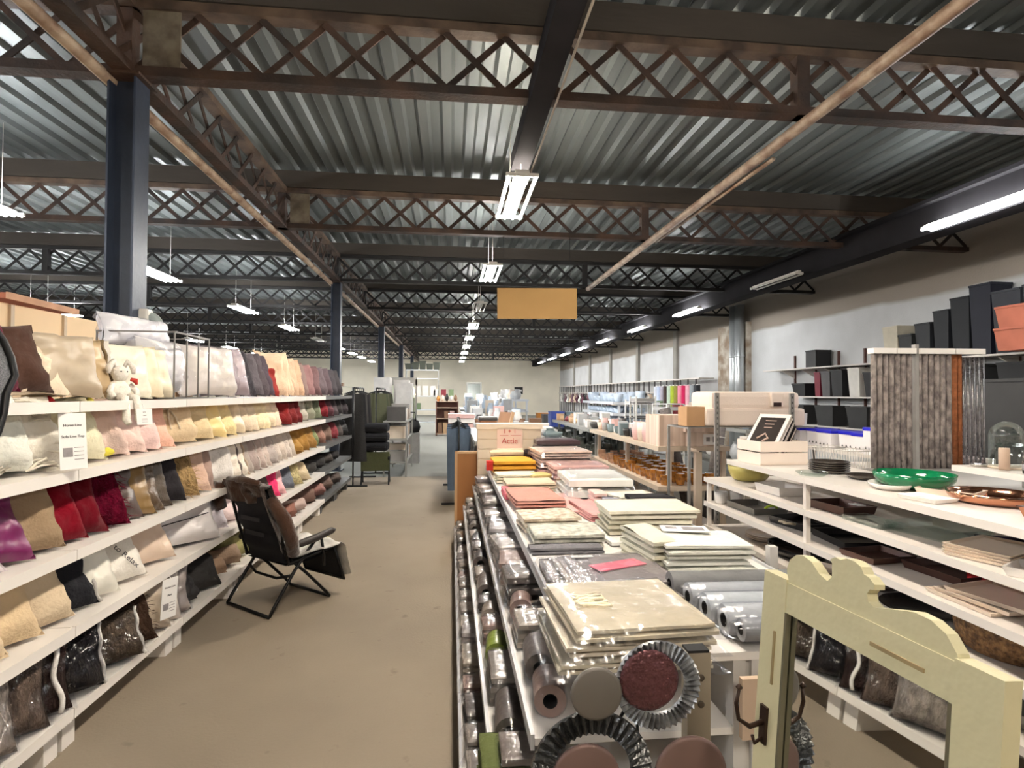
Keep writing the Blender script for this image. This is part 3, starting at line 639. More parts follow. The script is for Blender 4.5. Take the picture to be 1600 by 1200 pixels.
# ---------------------------------------------------------------- reclining chair in the aisle
def recliner():
    t = thing('reclining_chair', 'black folding reclining garden chair standing in the aisle, seen from behind', 'chair', (-1.34, 4.76, 0), R(-39.6))
    # local: y forward, x right
    W = .27; cloth = mat('black_chair_fabric', (26, 26, 32), .8, .3, 60, .3, 150)
    for s in (-1, 1):
        MB().tube([(s*W, -.27, .012), (s*W, -.24, .06), (s*W, -.06, .30), (s*W, .03, .40), (s*W*1.04, .12, .5)], .0125, 8).build('rear_leg', BLACKMT, t)
        MB().tube([(s*W*.94, .28, .012), (s*W*.94, .24, .06), (s*W*.94, .05, .26), (s*W*.94, -.08, .38)], .0125, 8).build('front_leg', BLACKMT, t)
        b = MB(); b.tube([(s*(W+.02), -.16, .5), (s*(W+.02), -.02, .5), (s*(W+.02), .12, .515), (s*(W+.02), .27, .545), (s*(W+.02), .3, .545)], [.022, .028, .03, .026, .01], 10); ar = b.build('armrest', mat('dark_grey_armrest', (54, 48, 46), .5, .2), t)
        MB().tube([(s*(W+.015), .17, .515), (s*(W+.01), .2, .36), (s*(W-.01), .22, .27)], .011, 8).build('arm_post', BLACKMT, ar)
    MB().tube([(-W, -.27, .012), (W, -.27, .012)], .0125, 8).build('rear_floor_bar', BLACKMT, t)
    MB().tube([(-W*.94, .28, .012), (W*.94, .28, .012)], .0125, 8).build('front_floor_bar', BLACKMT, t)
    MB().tube([(-W, -.09, .27), (-W*.5, -.12, .235), (W*.5, -.12, .235), (W, -.09, .27)], .011, 8).build('cross_bar', BLACKMT, t)
    # side seat rails, seat, back, footrest
    back = lambda v: (-.11-.19*v, .36+.60*v)
    b = MB(); b.sheet(lambda u, v: ((2*u-1)*(W-.02)*(1-.12*v), back(v)[0]-.035*math.sin(u*PI)*(1-v*.5)+.012*math.sin(v*22), back(v)[1]), 10, 30)
    b.sheet(lambda u, v: ((2*u-1)*(W-.02)*(1-.12*v), back(v)[0]-.035*math.sin(u*PI)*(1-v*.5)+.03+.012*math.sin(v*22), back(v)[1]), 10, 30); br = b.build('backrest', cloth, t)
    pts = [(-W, *back(0)), (-W*.97, *back(.5)), (-W*.88, *back(.95)), (-W*.7, *back(1.02)), (W*.7, *back(1.02)), (W*.88, *back(.95)), (W*.97, *back(.5)), (W, *back(0))]
    MB().tube(pts, .0125, 8).build('back_frame', BLACKMT, t)
    b = MB()
    for z in (.36, .56): b.box((0, back(z)[0]-.043, back(z)[1]), (.24, .004, .03), None)
    b.build('vent_strips', mat('grey_mesh_trim', (62, 60, 64), .7, .4, 160), br)
    b = MB(); b.sheet(lambda u, v: ((2*u-1)*(W-.02), -.12+.44*v, .36-.03*math.sin(v*PI)+.05*v), 6, 10); b.sheet(lambda u, v: ((2*u-1)*(W-.02), -.12+.44*v, .345-.03*math.sin(v*PI)+.05*v), 6, 10); b.build('seat', cloth, t)
    MB().tube([(-W, -.12, .36), (-W, .32, .41), (W, .32, .41), (W, -.12, .36)], .0125, 8).build('seat_frame', BLACKMT, t)
    b = MB(); b.sheet(lambda u, v: ((2*u-1)*(W-.03), .33+.10*v, .41-.29*v), 4, 8); b.sheet(lambda u, v: ((2*u-1)*(W-.03), .345+.10*v, .41-.29*v), 4, 8); b.build('footrest', cloth, t)
    MB().tube([(-W+.02, .32, .41), (-W+.02, .43, .11), (W-.02, .43, .11), (W-.02, .32, .41)], .012, 8).build('footrest_frame', BLACKMT, t)
    return t
recliner()
def local_sheet(name, label, cat, m, fn, nu, nv, thick=.012, loc=(-1.34, 4.76, 0), rz=-39.6, extra=None):
    t = thing(name, label, cat, loc, R(rz))
    b = MB(); b.sheet(fn, nu, nv)
    b.sheet(lambda u, v: tuple(Vector(fn(u, v))+Vector((0, 0, -thick))), nu, nv)
    b.build('cloth', m, t)
    if extra: extra(t)
    return t
JACK = mat('brown_suede', (72, 48, 35), .85, .3, 7, .4, 30, sheen=.4, spec=.1)
def jfn(u, v):
    # over the top rim of the back, short on the near side, long down the right side
    x = -.25+.55*u+.018*math.sin(v*9)+.04*v*u
    if v < .2: y, z = -.22-.08*v/.2, .80+.19*v/.2
    else:
        q = (v-.2)/.8; drop = .15+.36*max(0, (u-.62)/.38)**.7; y = -.35-.012*math.sin(u*14)+(.16*q if u > .6 else .03*q); z = .99-drop*q
    return (x+.012*math.sin(u*25+v*6), y+.014*math.sin(u*18), z)
def jex(t):
    MB().tube([(.27, -.28, .88), (.33, -.2, .72), (.34, -.14, .56), (.31, -.1, .44)], [.045, .055, .05, .045], 10).build('sleeve', JACK, t)
    MB().tube([(-.24, -.34, .95), (-.29, -.35, .84), (-.28, -.32, .75)], [.05, .055, .04], 10).build('sleeve', JACK, t)
    MB().tube([(-.2, -.32, .985), (0, -.33, 1.0), (.2, -.32, .985)], [.02, .03, .02], 8).build('collar', JACK, t)
local_sheet('jacket', 'brown suede jacket slung over the back of the black reclining chair', 'jacket', JACK, jfn, 26, 26, extra=jex)
NEWS = mat('printed_cloth_white_grey', (222, 218, 212), .8, .35, 9, .2, 30)
def nfn(u, v):
    x = -.22+.53*u; y = -.06+.52*v
    z = .40+.05*v if y < .35 else .425-(y-.35)*2.6
    y2 = y if y < .35 else .35+(y-.35)*.75+.03
    return (x+.01*math.sin(v*11), y2, z+.012*math.sin(u*13+v*7)+.008)
local_sheet('throw', 'white patterned throw lying on the seat and footrest of the reclining chair', 'throw', NEWS, nfn, 20, 26, .008, extra=lambda t: MB().box((.06, .33, .447), (.09, .1, .006), None).build('yellow_patch', fab((216, 206, 96)), t))

# ---------------------------------------------------------------- tiered linen table in the middle
TX0, TX1, TY0, TY1, TZ = .40, 1.46, 1.72, 6.45, .85
LAMW = mat('white_laminate_table', (226, 222, 218), .4, .05, 2.)
GREYLIP = mat('grey_price_rail', (186, 188, 192), .35, .05, 5., coat=.3)
TIERS = [(.62, .25), (.40, .145), (.15, .05)]
bays = [1.72, 2.9, 4.09, 5.27, 6.45]
for i in range(4):
    y0, L = bays[i], bays[i+1]-bays[i]
    t = thing('display_table', 'white stepped linen table, %s section from the round metal wall decoration' % nth(i), 'table', (0, y0, 0), 0, 'stepped linen tables')
    tp = MB().span(TX0, TX1, .002, L-.002, TZ-.025, TZ).build('top_board', LAMW, t)
    MB().span(TX0-.012, TX0, .002, L-.002, TZ-.04, TZ+.012).build('price_rail', GREYLIP, tp); MB().span(TX1, TX1+.012, .002, L-.002, TZ-.04, TZ+.012).build('price_rail', GREYLIP, tp)
    for z, x in TIERS:
        for s in (0, 1):
            a, c = (x, .88) if s == 0 else (.98, 1.86-x)
            MB().span(a+(.007 if s == 0 else 0), c-(.007 if s else 0), .002, L-.002, z-.022, z).build('tier_board', LAMW, t); tbd = C.objects[-1]
            e = a if s == 0 else c
            MB().span(e-.006, e+.006, .002, L-.002, z-.035, z+.012).build('tier_rail', GREYLIP, tbd)
    MB().span(.92, .94, .02, L-.02, .02, TZ-.03).build('centre_panel', SHELFGREY, t)
    for yy in ((.03,) if i else (.03,))+((L-.03,) if i == 3 else ()):
        for s in (0, 1): MB().span(.88+s*.06, .92+s*.06, yy-.025, yy+.025, 0, TZ-.026).build('upright', SHELFGREY, t)
    MB().span(.07, 1.79, .0, L, 0, .04).span(.12, 1.74, .0, L, .04, .12).build('plinth', mat('dark_plinth', (52, 40, 36), .7), t)

# white end cabinet with sign
t = thing('end_cabinet', 'white slatted end cabinet closing the far end of the linen table', 'cabinet', (.665, 6.62, 0))
SLAT = mat('cream_slat_panel', (236, 218, 194), .6, .06, 2.)
b = MB(); b.span(-.36, .36, -.1, .1, 0, 1.25)
for k in range(11): b.span(-.36, .36, -.112, -.1, .04+k*.11, .04+k*.11+.1)
b.build('slatted_body', SLAT, t)
MB().span(-.375, .375, -.125, .12, 1.25, 1.31).build('top_cap', mat('cream_top', (244, 228, 206), .5, .04), t)
t = thing('price_sign', 'paper sign with red writing on the white end cabinet', 'sign', (.665, 6.497, 1.03))
MB().box((0, .0, .12), (.29, .004, .24)).build('sheet', mat('pinkish_paper', (244, 212, 196), .8, .03), t); sh = C.objects[-1]
MB().box((0, -.02, -.002), (.29, .05, .012)).build('holder_ledge', mat('cream_top', (1, 1, 1)), t)
b = MB(); b.box((-.065, -.003, .15), (.1, .001, .004)).box((.07, -.003, .15), (.12, .001, .004)).build('rule', REDINK, sh)
text_mesh('1 + 1', .07, REDINK, sh, (0, -.004, .195), (R(90), 0, 0)); text_mesh('Actie', .085, REDINK, sh, (.0, -.004, .085), (R(90), 0, 0))
# brown board leaning beside it
t = thing('wooden_board', 'orange-brown wooden panel with pale rim leaning left of the end cabinet', 'board', (.22, 6.75, 0), (0, 0, R(-6)))
MB().box((0, 0, .55), (.28, .035, .8)).build('panel', mat('orange_brown_wood', (176, 122, 74), .55, .2, 3., stretch=(1, 1, .15)), t)
b = MB(); b.box((-.155, 0, .55), (.03, .05, .86)).box((.155, 0, .55), (.03, .05, .86)).box((0, 0, .965), (.34, .05, .03)).box((0, 0, .135), (.34, .05, .03)).build('frame', mat('pale_orange_wood', (214, 176, 136), .5, .1), t)
for s in (-1, 1): MB().box((s*.12, 0, .06), (.04, .05, .12)).build('foot', mat('dark_plinth', (0, 0, 0)), t)

# ---------------------------------------------------------------- folded linen
def folded(label, loc, w, d, h, rgb, rz=0, layers=3, bag=False, group=None, kind='plain', name='folded_cloth', cat='folded linen', extra=None, pattern=None, wav=.006):
    """folded textile: stacked rounded layers joined at the fold"""
    SEED[0] += 1; sd = SEED[0]*1.7
    t = thing(name, label, cat, loc, R(rz), group)
    b = MB(); lh = h/layers
    for k in range(layers):
        ww, dd = w*(1-.03*((k*7+SEED[0]) % 3)), d*(1-.03*((k*5+SEED[0]) % 3))
        z0 = k*lh; n = 10; top = []
        for (sg, zb) in ((1, lh*.97), (-1, .0)):
            def fn(u, v, sg=sg, zb=zb):
                a, c = 2*u-1, 2*v-1; e = max(abs(a), abs(c))**6
                x = a*ww/2; y = c*dd/2
                p = Vector((x*6, y*6, k*2.1+sd)); nz = mnoise.noise(p)*wav
                z = z0+lh/2+sg*(lh/2)*(1-e*.55)+nz*(1 if sg > 0 else .3)
                x += .006*mnoise.noise(Vector((y*9, k+sd, 1))); y += .006*mnoise.noise(Vector((x*9, k+sd, 5)))
                return (x, y, max(.0, z))
            b.sheet(fn, n, n)
        # rim closing the layer
        ring = [(a*ww/2, c*dd/2) for a, c in ((-1, -1), (1, -1), (1, 1), (-1, 1))]
        for i in range(4):
            (x0, y0), (x1, y1) = ring[i], ring[(i+1) % 4]
            b.add([(x0, y0, z0+lh*.22), (x1, y1, z0+lh*.22), (x1, y1, z0+lh*.78), (x0, y0, z0+lh*.78)], [(0, 1, 2, 3)])
    b.build('cloth', pattern or fab(rgb, kind), t)
    if bag:
        b = MB(); g = .012
        def bf(u, v):
            a, c = 2*u-1, 2*v-1; e = max(abs(a), abs(c))
            z = (h+.01)*(1 if e < .82 else max(.12, 1-(e-.82)*4.6)) if e < .999 else .004
            return (a*(w/2+g+.02*e**8), c*(d/2+g+.02*e**8), z+.008*mnoise.noise(Vector((a*5, c*5, sd))))
        b.sheet(bf, 16, 16); b.build('plastic_bag', CLEAR, t)
    if extra: extra(t, w, d, h)
    return t
def stack(labelf, loc, n, w, d, hs, rgbs, rz=0, group=None, **k):
    z = loc[2]
    for i in range(n):
        h = hs if not isinstance(hs, (list, tuple)) else hs[i]
        folded(labelf(i, n), (loc[0]+rnd(-.012, .012), loc[1]+rnd(-.012, .012), z), w*rnd(.95, 1.02), d*rnd(.95, 1.02), h, rgbs[i % len(rgbs)], rz+rnd(-3, 3), k.get('layers', 2), k.get('bag', False), group, k.get('kind', 'plain'))
        z += h+.003
    return z
def pos(i, n): return 'bottom one' if i == 0 else ('top one' if i == n-1 else nth(n-1-i)+' from the top')
FLORAL = mat('floral_print', (232, 220, 202), .8, 0, 22, .2, 40, rgb2=(170, 152, 130))
LEAFP = mat('pale_leaf_print', (214, 211, 198), .8, 0, 26, .2, 40, rgb2=(160, 158, 146))
def lace(t, w, d, h):
    b = MB()
    for k in range(5): b.tube([(-w*.25+w*.12*math.sin(i*.9+k), -d*.1+d*.09*k*.6+.015*math.cos(i*1.3), h+.008) for i in range(7)], .004, 5)
    b.build('ribbon', fab((240, 228, 200)), t)
# near end: bagged beige tablecloths
def bagpos(i, n): return 'bagged beige tablecloth behind the round metal wall decoration, %s of its pile' % pos(i, n)
z = TZ+.002
for i in range(3):
    folded(bagpos(i, 3), (.535+.012*i, 1.83, z), .47-.02*i, .44, .036, ((214, 204, 180), (220, 208, 184), (216, 204, 178))[i], 1.5*i, 2, True, 'bagged tablecloths at the near end', 'wrapped', extra=lace if i == 2 else None); z += .047
folded('grey and pink tablecloth in a clear bag on the table', (.70, 2.42, TZ+.002), .42, .44, .06, (150, 142, 142), 3, 3, True, None, 'wrapped', extra=lambda t, w, d, h: (MB().box((.02, .0, h+.006), (.24, .09, .004), Matrix.Rotation(R(18), 4, 'Z')).build('pink_band', fab((232, 120, 140), 'satin'), t), MB().box((-.1, .15, h+.006), (.1, .025, .003)).build('sticker', PAPER, t)))
folded('second grey and mauve bagged tablecloth beneath the pink-banded one', (.72, 2.12, TZ+.002), .3, .1, .05, (168, 158, 150), 3, 2, True, None, 'wrapped')
for i in range(4):
    o = folded('bagged narrow table runner, %s from the left of the bags by the pink-banded one' % nth(i), (.432+.052*i, 2.42, TZ+.002), .046, .44, .05, ((120, 112, 108), (150, 138, 128), (176, 160, 140), (196, 180, 158))[i], 0, 1, True, 'bagged runners', 'wrapped', name='table_runner')
folded('floral beige tablecloth folded at the left edge of the table', (.58, 3.42, TZ+.002), .34, .3, .09, (1, 1, 1), 4, 3, False, pattern=FLORAL, wav=.012)
folded('pale leaf-print tablecloth beside the floral beige one', (.62, 3.1, TZ+.002), .38, .3, .07, (1, 1, 1), 0, 3, False, pattern=LEAFP, wav=.012)
folded('slate grey folded sheet at the left edge between bags and leaf print', (.58, 2.88, TZ+.002), .38, .1, .035, (110, 108, 112), 0, 2, False)
folded('dusty pink tablecloth spread over the left edge', (.6, 4.15, TZ+.03), .36, .6, .05, (206, 152, 138), 2, 2, wav=.02)
folded('pale pink tablecloth under the dusty pink one', (.72, 4.1, TZ+.002), .5, .7, .026, (236, 190, 184), 3, 2)
folded('rose napkin pile with dark red piping', (.94, 3.78, TZ+.002), .18, .55, .05, (226, 168, 164), 4, 3, extra=lambda t, w, d, h: MB().tube([(w/2, -d/2, .02), (w/2, d/2, .02), (w/2, d/2, h*.8), (w/2, -d/2, h*.8)], .005, 6).build('piping', fab((150, 40, 50)), t))
folded('pink folded cloth hanging at the left edge near the mustard one', (.44, 4.5, TZ+.002), .06, .4, .05, (232, 128, 140), 0, 2)
folded('pale beige runner across the table by the cream napkins', (.66, 4.85, TZ+.002), .42, .34, .07, (224, 204, 178), 0, 3)
folded('ivory and sage folded sheet behind the dusty pink one', (.6, 5.25, TZ+.002), .4, .26, .08, (236, 228, 204), 3, 3)
folded('khaki-yellow napkin beside the ivory and sage sheet', (.8, 5.2, TZ+.002), .22, .2, .08, (214, 190, 128), 20, 2)
folded('mustard yellow tablecloth with a red tab', (.62, 5.8, TZ+.002), .42, .4, .15, (228, 166, 60), 2, 3, wav=.012, extra=lambda t, w, d, h: MB().box((-w/2-.03, -.1, h*.6), (.06, .09, .09), None).build('red_tab', fab((206, 60, 52)), t))
folded('cream folded cloth behind the mustard one', (.62, 6.2, TZ+.002), .4, .2, .19, (236, 214, 180), 0, 4)
folded('black fluffy cloth half under the pink bags', (.84, 6.1, TZ+.002), .14, .2, .2, (48, 40, 44), 0, 2, kind='fur')
for i in range(3): folded('bagged pink tablecloth, %s of the pile by the end cabinet' % pos(i, 3), (1.1, 5.75+.02*i, TZ+.002+.085*i), .52, .58, .075, ((226, 180, 176), (232, 200, 188), (236, 212, 196))[i], 2*i, 3, True, 'bagged pink tablecloths', 'wrapped')
folded('bagged dark plum tablecloth behind the pink pile', (1.16, 6.28, TZ+.002), .5, .3, .31, (72, 52, 58), 0, 4, True, None, 'wrapped')
folded('bagged rose tablecloth in front of the pink pile', (1.15, 5.2, TZ+.002), .5, .4, .17, (222, 176, 168), 0, 4, True, None, 'wrapped')
folded('large white quilt in a clear bag right of the dusty pink cloth', (1.14, 4.55, TZ+.002), .52, .6, .17, (240, 238, 230), -2, 2, True, None, 'satin', name='folded_quilt')
folded('white linen heap beside the white bagged quilt', (1.28, 3.98, TZ+.002), .34, .3, .1, (232, 224, 210), 10, 4, wav=.02)
folded('small pink bundle in front of the white bagged quilt', (1.06, 4.1, TZ+.002), .1, .2, .1, (236, 206, 198), 0, 3)
folded('crumpled blue-grey striped scarf', (1.08, 3.78, TZ+.002), .14, .3, .09, (150, 148, 158), -14, 5, wav=.02, name='scarf', cat='scarf')
folded('black folded cloth beside the striped scarf', (1.32, 3.72, TZ+.002), .3, .22, .13, (34, 32, 36), -4, 3, wav=.02)
stack(lambda i, n: 'butter-cream blanket, %s of the pile right of the floral cloths' % pos(i, n), (1.10, 3.22, TZ+.002), 3, .5, .36, .056, [(214, 207, 184), (220, 214, 192), (226, 220, 202)], -2, 'butter-cream blankets', layers=2)
folded('white board-like sheet between cream piles', (1.22, 2.88, TZ+.002), .5, .26, .03, (232, 230, 232), -2, 1)
folded('white square sheet right of the leaf print', (.92, 3.2, TZ+.002), .2, .5, .03, (236, 234, 228), 4, 1)
zt = stack(lambda i, n: 'pale green-cream napkin set, %s of the pile by the grey rolls' % pos(i, n), (1.14, 2.56, TZ+.002), 6, .40, .3, .021, [(210, 209, 198), (218, 217, 206), (224, 223, 214)], -3, 'green-cream napkins', layers=1)
folded('cream cloth bundle slumped at the left of the napkin pile', (.94, 2.66, TZ+.002), .14, .36, .15, (212, 207, 188), 8, 5, wav=.02)
t = thing('drawing_card', 'white card with small black drawing lying on the napkin pile', 'card', (1.12, 2.68, zt+.01), (0, 0, R(-12)))
MB().box((0, 0, 0), (.22, .12, .003)).build('card', PAPER, t); MB().box((-.06, .01, .002), (.05, .04, .002)).box((.04, 0, .002), (.1, .06, .002)).build('printing', mat('grey_print', (1, 1, 1)), t)

# fabric rolls across the table
def roll(label, p, q, r, rgb, group, kind='wrapped', end=None, bag=True, name='fabric_roll'):
    p, q = Vector(p), Vector(q); t = thing(name, label, 'roll', p, 0, group); d = q-p
    b = MB(); b.tube([Vector((0, 0, 0)), d], r, 18, False)
    u = d.normalized(); a = u.orthogonal().normalized(); c = u.cross(a)
    for s, o in ((0, Vector((0, 0, 0))), (1, d)):    # spiral ends
        vs = []; n = 18
        for rr in (r, r*.45): vs += [o+(a*math.cos(2*PI*j/n)+c*math.sin(2*PI*j/n))*rr for j in range(n)]
        b.add(vs, [(j, (j+1) % n, n+(j+1) % n, n+j) for j in range(n)])
    b.build('fabric', fab(rgb, kind), t)
    MB().tube([-u*.002, d+u*.002], r*.45, 14, False).build('core', mat('dark_tube_core', (40, 38, 38), .8), t)
    if bag: MB().tube([-u*.03, d*.01, d*.5, d*.99, d+u*.03], [r*.7, r*1.08, r*1.1, r*1.08, r*.7], 16, False).build('plastic_sleeve', CLEAR, t)
    return t
for i, (y, c, z) in enumerate([(2.2, (112, 112, 112), 0), (2.06, (176, 180, 184), 0), (1.95, (190, 196, 200), .0), (1.84, (184, 188, 192), 0), (1.755, (150, 152, 156), -.0)]):
    roll('grey fabric roll, %s from the napkin pile on the table' % nth(i), (.86+.015*i, y, TZ+.055), (1.44, y-.02, TZ+.055), .05 if i < 4 else .035, c, 'grey fabric rolls', bag=i > 0)
# goods on the stepped tiers, left side
random.seed(21)
cols = [(140, 132, 126), (176, 168, 162), (122, 112, 106), (96, 88, 84), (158, 146, 134), (180, 174, 174), (146, 122, 114), (112, 112, 114), (164, 154, 142)]
for ti, (z, x) in enumerate(TIERS):
    y = 1.80; i = 0; w = ['upper', 'middle', 'lowest'][ti]
    while y < 6.3:
        d = rnd(.16, .3); nx = [.26, .2, .2][ti]; c = random.choice(cols)
        if (ti, i) == (1, 3): c = (140, 158, 60)
        lab = 'wrapped fabric pack, %s from the near end, %s aisle-side step' % (nth(i), w)
        if ti == 1 and i % 2 or ti == 0 and i in (0, 1, 3):
            roll('rolled fabric in clear wrap, %s from the near end, %s aisle-side step' % (nth(i), w), (x+.07, y+.02, z+.056), (x+.085, y+d-.02, z+.056), .052, c, 'rolled fabrics on the %s step' % w)
        else:
            folded(lab, (x+.02+nx/2, y+d/2, z+.003), nx, d-.03, rnd(.06, .12) if ti else rnd(.09, .16), c, rnd(-5, 5), 3, True, 'wrapped fabrics on the %s step' % w, 'wrapped')
        y += d+rnd(.012, .05); i += 1
folded('olive green folded throw on the lowest step of the aisle side', (.2, 1.9, .154), .2, .3, .17, (92, 100, 58), 0, 3).location.z = .30

t = thing('shelf_upright', 'pale grey upright with shelf arm rising beside the green-cream napkin pile', 'upright', (1.53, 2.62, 0))
MB().span(-.02, .02, -.02, .02, 0, .93).build('post', SHELFGREY, t); MB().span(.0, .22, -.015, .015, .56, .62).build('shelf_arm', SHELFGREY, t)
# ---------------------------------------------------------------- right-hand kitchenware rack
KX0, KX1 = 2.2, 2.86
KZ = [.30, .52, .725, .934, 1.135]
RACKW = mat('cream_white_rack', (228, 220, 212), .4, .06, 2.)
POSTG = mat('grey_slotted_post', (150, 146, 142), .5, .15, 8., metal=.15)
kb = [.5, 1.95, 3.4, 4.42]
for i in range(3):
    y0, L = kb[i], kb[i+1]-kb[i]
    t = thing('kitchen_rack', 'white close-spaced rack of trays and dishes, %s section back from the cream mirror' % nth(i), 'shelf', (0, y0, 0), 0, 'racks of trays and dishes')
    for k, z in enumerate(KZ):
        l2 = L+(.42 if i == 2 and k < 4 else 0)
        b = MB(); b.span(KX0+.015, KX1, .002, l2, z-.015, z).span(KX0, KX0+.015, .002, l2, z-.036, z+.002); b.build('shelf_board', RACKW, t)
    for x in (KX0+.03, KX1-.02):
        for yy in ((.02, L+.38) if i == 2 else (.02,)): MB().span(x-.015, x+.015, yy-.015, yy+.015, 0, KZ[-1 if i < 2 or yy < 1 else 3]-.016).build('upright', RACKW, t)
def on(px, py, z=None, x=None, y=None):
    d = cf+(px-800)/900*cr-(py-600)/900*cu
    k = (x/d.x) if x is not None else ((y/d.y) if y is not None else (z-EYE)/d.z)
    return Vector((0, 0, EYE))+d*k
# dish builders
def plate(label, loc, r, m, h=.02, sx=1., sy=1., group=None, name='plate', cat='plate', rz=0, n=28, wall=.006, flare=.72):
    t = thing(name, label, cat, loc, R(rz), group)
    MB().lathe([(.001, .003), (r*flare*.9, .003), (r*flare, .002), (r*flare, 0), (r*flare*1.02, 0), (r, h), (r*.985, h+.003), (r*flare*.98, .009), (.001, .008)], n, (0, 0, 0), sx, sy).build('dish', m, t)
    return t
def bowl(label, loc, r, h, m, sx=1., sy=1., group=None, name='bowl', cat='bowl', rz=0, foot=.45, wall=.006, n=28):
    t = thing(name, label, cat, loc, R(rz), group)
    pr = [(.001, .004), (r*foot, .0)]+[(r*(foot+(1-foot)*math.sin(a*PI/2)), h*(1-math.cos(a*PI/2))) for a in (.25, .5, .75, 1.)]
    pr += [(r-wall, h)]+[((r-wall)*(foot+(1-foot)*math.sin(a*PI/2)), wall+(h-wall)*(1-math.cos(a*PI/2))) for a in (.75, .5, .25)]+[(.001, wall+.002)]
    MB().lathe(pr, n, (0, 0, 0), sx, sy).build('body', m, t); return t
def tray(label, loc, w, d, h, m, rz=0, group=None, name='tray', cat='tray', flare=.012, wall=.008, extra=None):
    t = thing(name, label, cat, loc, R(rz), group)
    def ring(x, y, z): return [(-x, -y, z), (x, -y, z), (x, y, z), (-x, y, z)]
    a, b2 = w/2, d/2; vs = ring(a-flare, b2-flare, 0)+ring(a, b2, h)+ring(a-wall, b2-wall, h)+ring(a-flare-wall, b2-flare-wall, .006)
    fs = [(0, 3, 2, 1), (12, 13, 14, 15)]
    for k in range(3): fs += [(4*k+i, 4*k+(i+1) % 4, 4*k+4+(i+1) % 4, 4*k+4+i) for i in range(4)]
    MB().add(vs, fs).build('pan', m, t)
    if extra: extra(t)
    return t
CERW = mat('white_ceramic', (238, 232, 226), .18, .03, 3., spec=.6); CERC = mat('cream_ceramic', (232, 214, 196), .25, .06, 3., spec=.5)
DARKD = mat('dark_glazed_ceramic', (62, 54, 48), .25, .3, 8., spec=.6); BLACKE = mat('black_enamel', (22, 20, 22), .25, .2, 5., spec=.5)
BRNT = mat('brown_baking_tin', (82, 54, 46), .35, .25, 6., metal=.3); COPPER = mat('polished_copper', (196, 140, 112), .16, .1, 4., metal=1.)
GREENG = mat('green_glass', (8, 110, 66), .12, .2, 3., spec=.7); WOODL = mat('light_bamboo_wood', (196, 158, 108), .5, .3, 4., stretch=(1, .1, 1)); REDB = mat('red_card_strip', (206, 36, 44), .6, .1)
WICK = mat('wicker_weave', (150, 112, 72), .75, .55, 45, .9, 70, rgb2=(84, 58, 36)); GREYP = mat('grey_pan_metal', (128, 124, 118), .35, .2, 6., metal=.4)
z5, z4, z3, z2, z1 = KZ[4]+.002, KZ[3]+.002, KZ[2]+.002, KZ[1]+.002, KZ[0]+.002
# --- top board
t = thing('wooden_crate', 'white slatted wooden crate of books on the top rack board', 'crate', (2.43, 4.16, z5), R(3))
CRW = mat('white_painted_crate', (238, 222, 208), .6, .05, 3.)
for s in (-1, 1):
    for k in (0, 1):
        MB().box((0, s*.15, .05+k*.085), (.38, .012, .075)).build('side_slat', CRW, t); MB().box((s*.184, 0, .05+k*.085), (.012, .29, .075)).build('end_slat', CRW, t)
MB().box((0, 0, .006), (.38, .3, .012)).build('floor_board', CRW, t)
BK = mat('black_book_cover', (44, 36, 34), .4, .2, 8.); WB = mat('white_book_border', (236, 226, 218), .5, .05)
BROT = Matrix(((.58, .523, .62), (-.81, .375, .445), (0, -.76, .646))).to_euler()
def book(label, loc, rot, w, h, d, border):
    t = thing('book', label, 'book', loc, rot, 'books leaning in the white crate')
    MB().box((0, 0, h/2), (w, d, h)).build('page_block', mat('page_edges', (206, 196, 186), .8, .1, 60, stretch=(1, 40, 1)), t)
    for s in (1, -1): cv = MB().box((0, s*(d/2+.002), h/2), (w+.008, .004, h+.008)).build('cover', WB if border else BK, t)
    if border:
        MB().box((0, -d/2-.005, h*.46), (w*.8, .002, h*.86)).build('cover_picture', BK, cv)
        b = MB()
        for k in range(3): b.box((-w*.02, -d/2-.007, h*(.78-.11*k)), (w*(.35-.05*k), .001, h*.025))
        b.tube([(-w*.2, -d/2-.008, h*.2), (0, -d/2-.008, h*.36), (w*.15, -d/2-.008, h*.22), (w*.02, -d/2-.008, h*.12)], .008, 5); b.build('cover_print', mat('beige_print', (190, 164, 150), .7), cv)
    MB().box((-w/2-.004, 0, h/2), (.005, d+.008, h+.008)).build('spine', BK, t)
for i in range(3): book(('white-bordered black book, front one leaning in the white crate', 'black book, middle one leaning in the white crate', 'thin black book, rear one leaning in the white crate')[i], (2.33+.03*i, 4.14+.02*i, z5+.12-.045*i), BROT, .24, .35, .034 if i < 2 else .022, i == 0)
for i in range(5): plate('dark glazed plate, %s of the pile beside the white crate' % pos(i, 5), (2.52, 3.62, z5+.014*i), .125, DARKD, .018, group='dark glazed plates')
plate('clear glass plate before the dark plate pile', (2.32, 3.5, z5), .1, GLASS, .02)
plate('dark plate lying flat, nearer than the dark plate pile', (2.56, 3.32, z5), .12, DARKD, .022)
plate('second dark plate lying behind the white oval dish', (2.74, 3.1, z5), .11, DARKD, .022)
plate('white oval dish with handles on the top rack board', (2.45, 2.98, z5), .13, CERW, .03, 1.25, .9, rz=40)
tray('pale pink rectangular dish next to the green glass bowl', (2.58, 2.74, z5), .2, .26, .035, CERC, 30)
bowl('large green glass bowl on the top rack board', (2.58, 3.0-.02, z5+.0), .2, .085, GREENG, 1., 1., foot=.5)
bowl('shallow polished copper bowl beside the green glass one', (2.62, 2.54, z5), .19, .05, COPPER, foot=.7)
t = tray('copper-brown tray with dark rim at the right end of the top board', (2.66, 2.1, z5), .42, .34, .04, COPPER, 6)
MB().box((0, 0, .042), (.43, .35, .004)).box((0, 0, .04), (.38, .3, .002)).build('rim', BRNT, t)
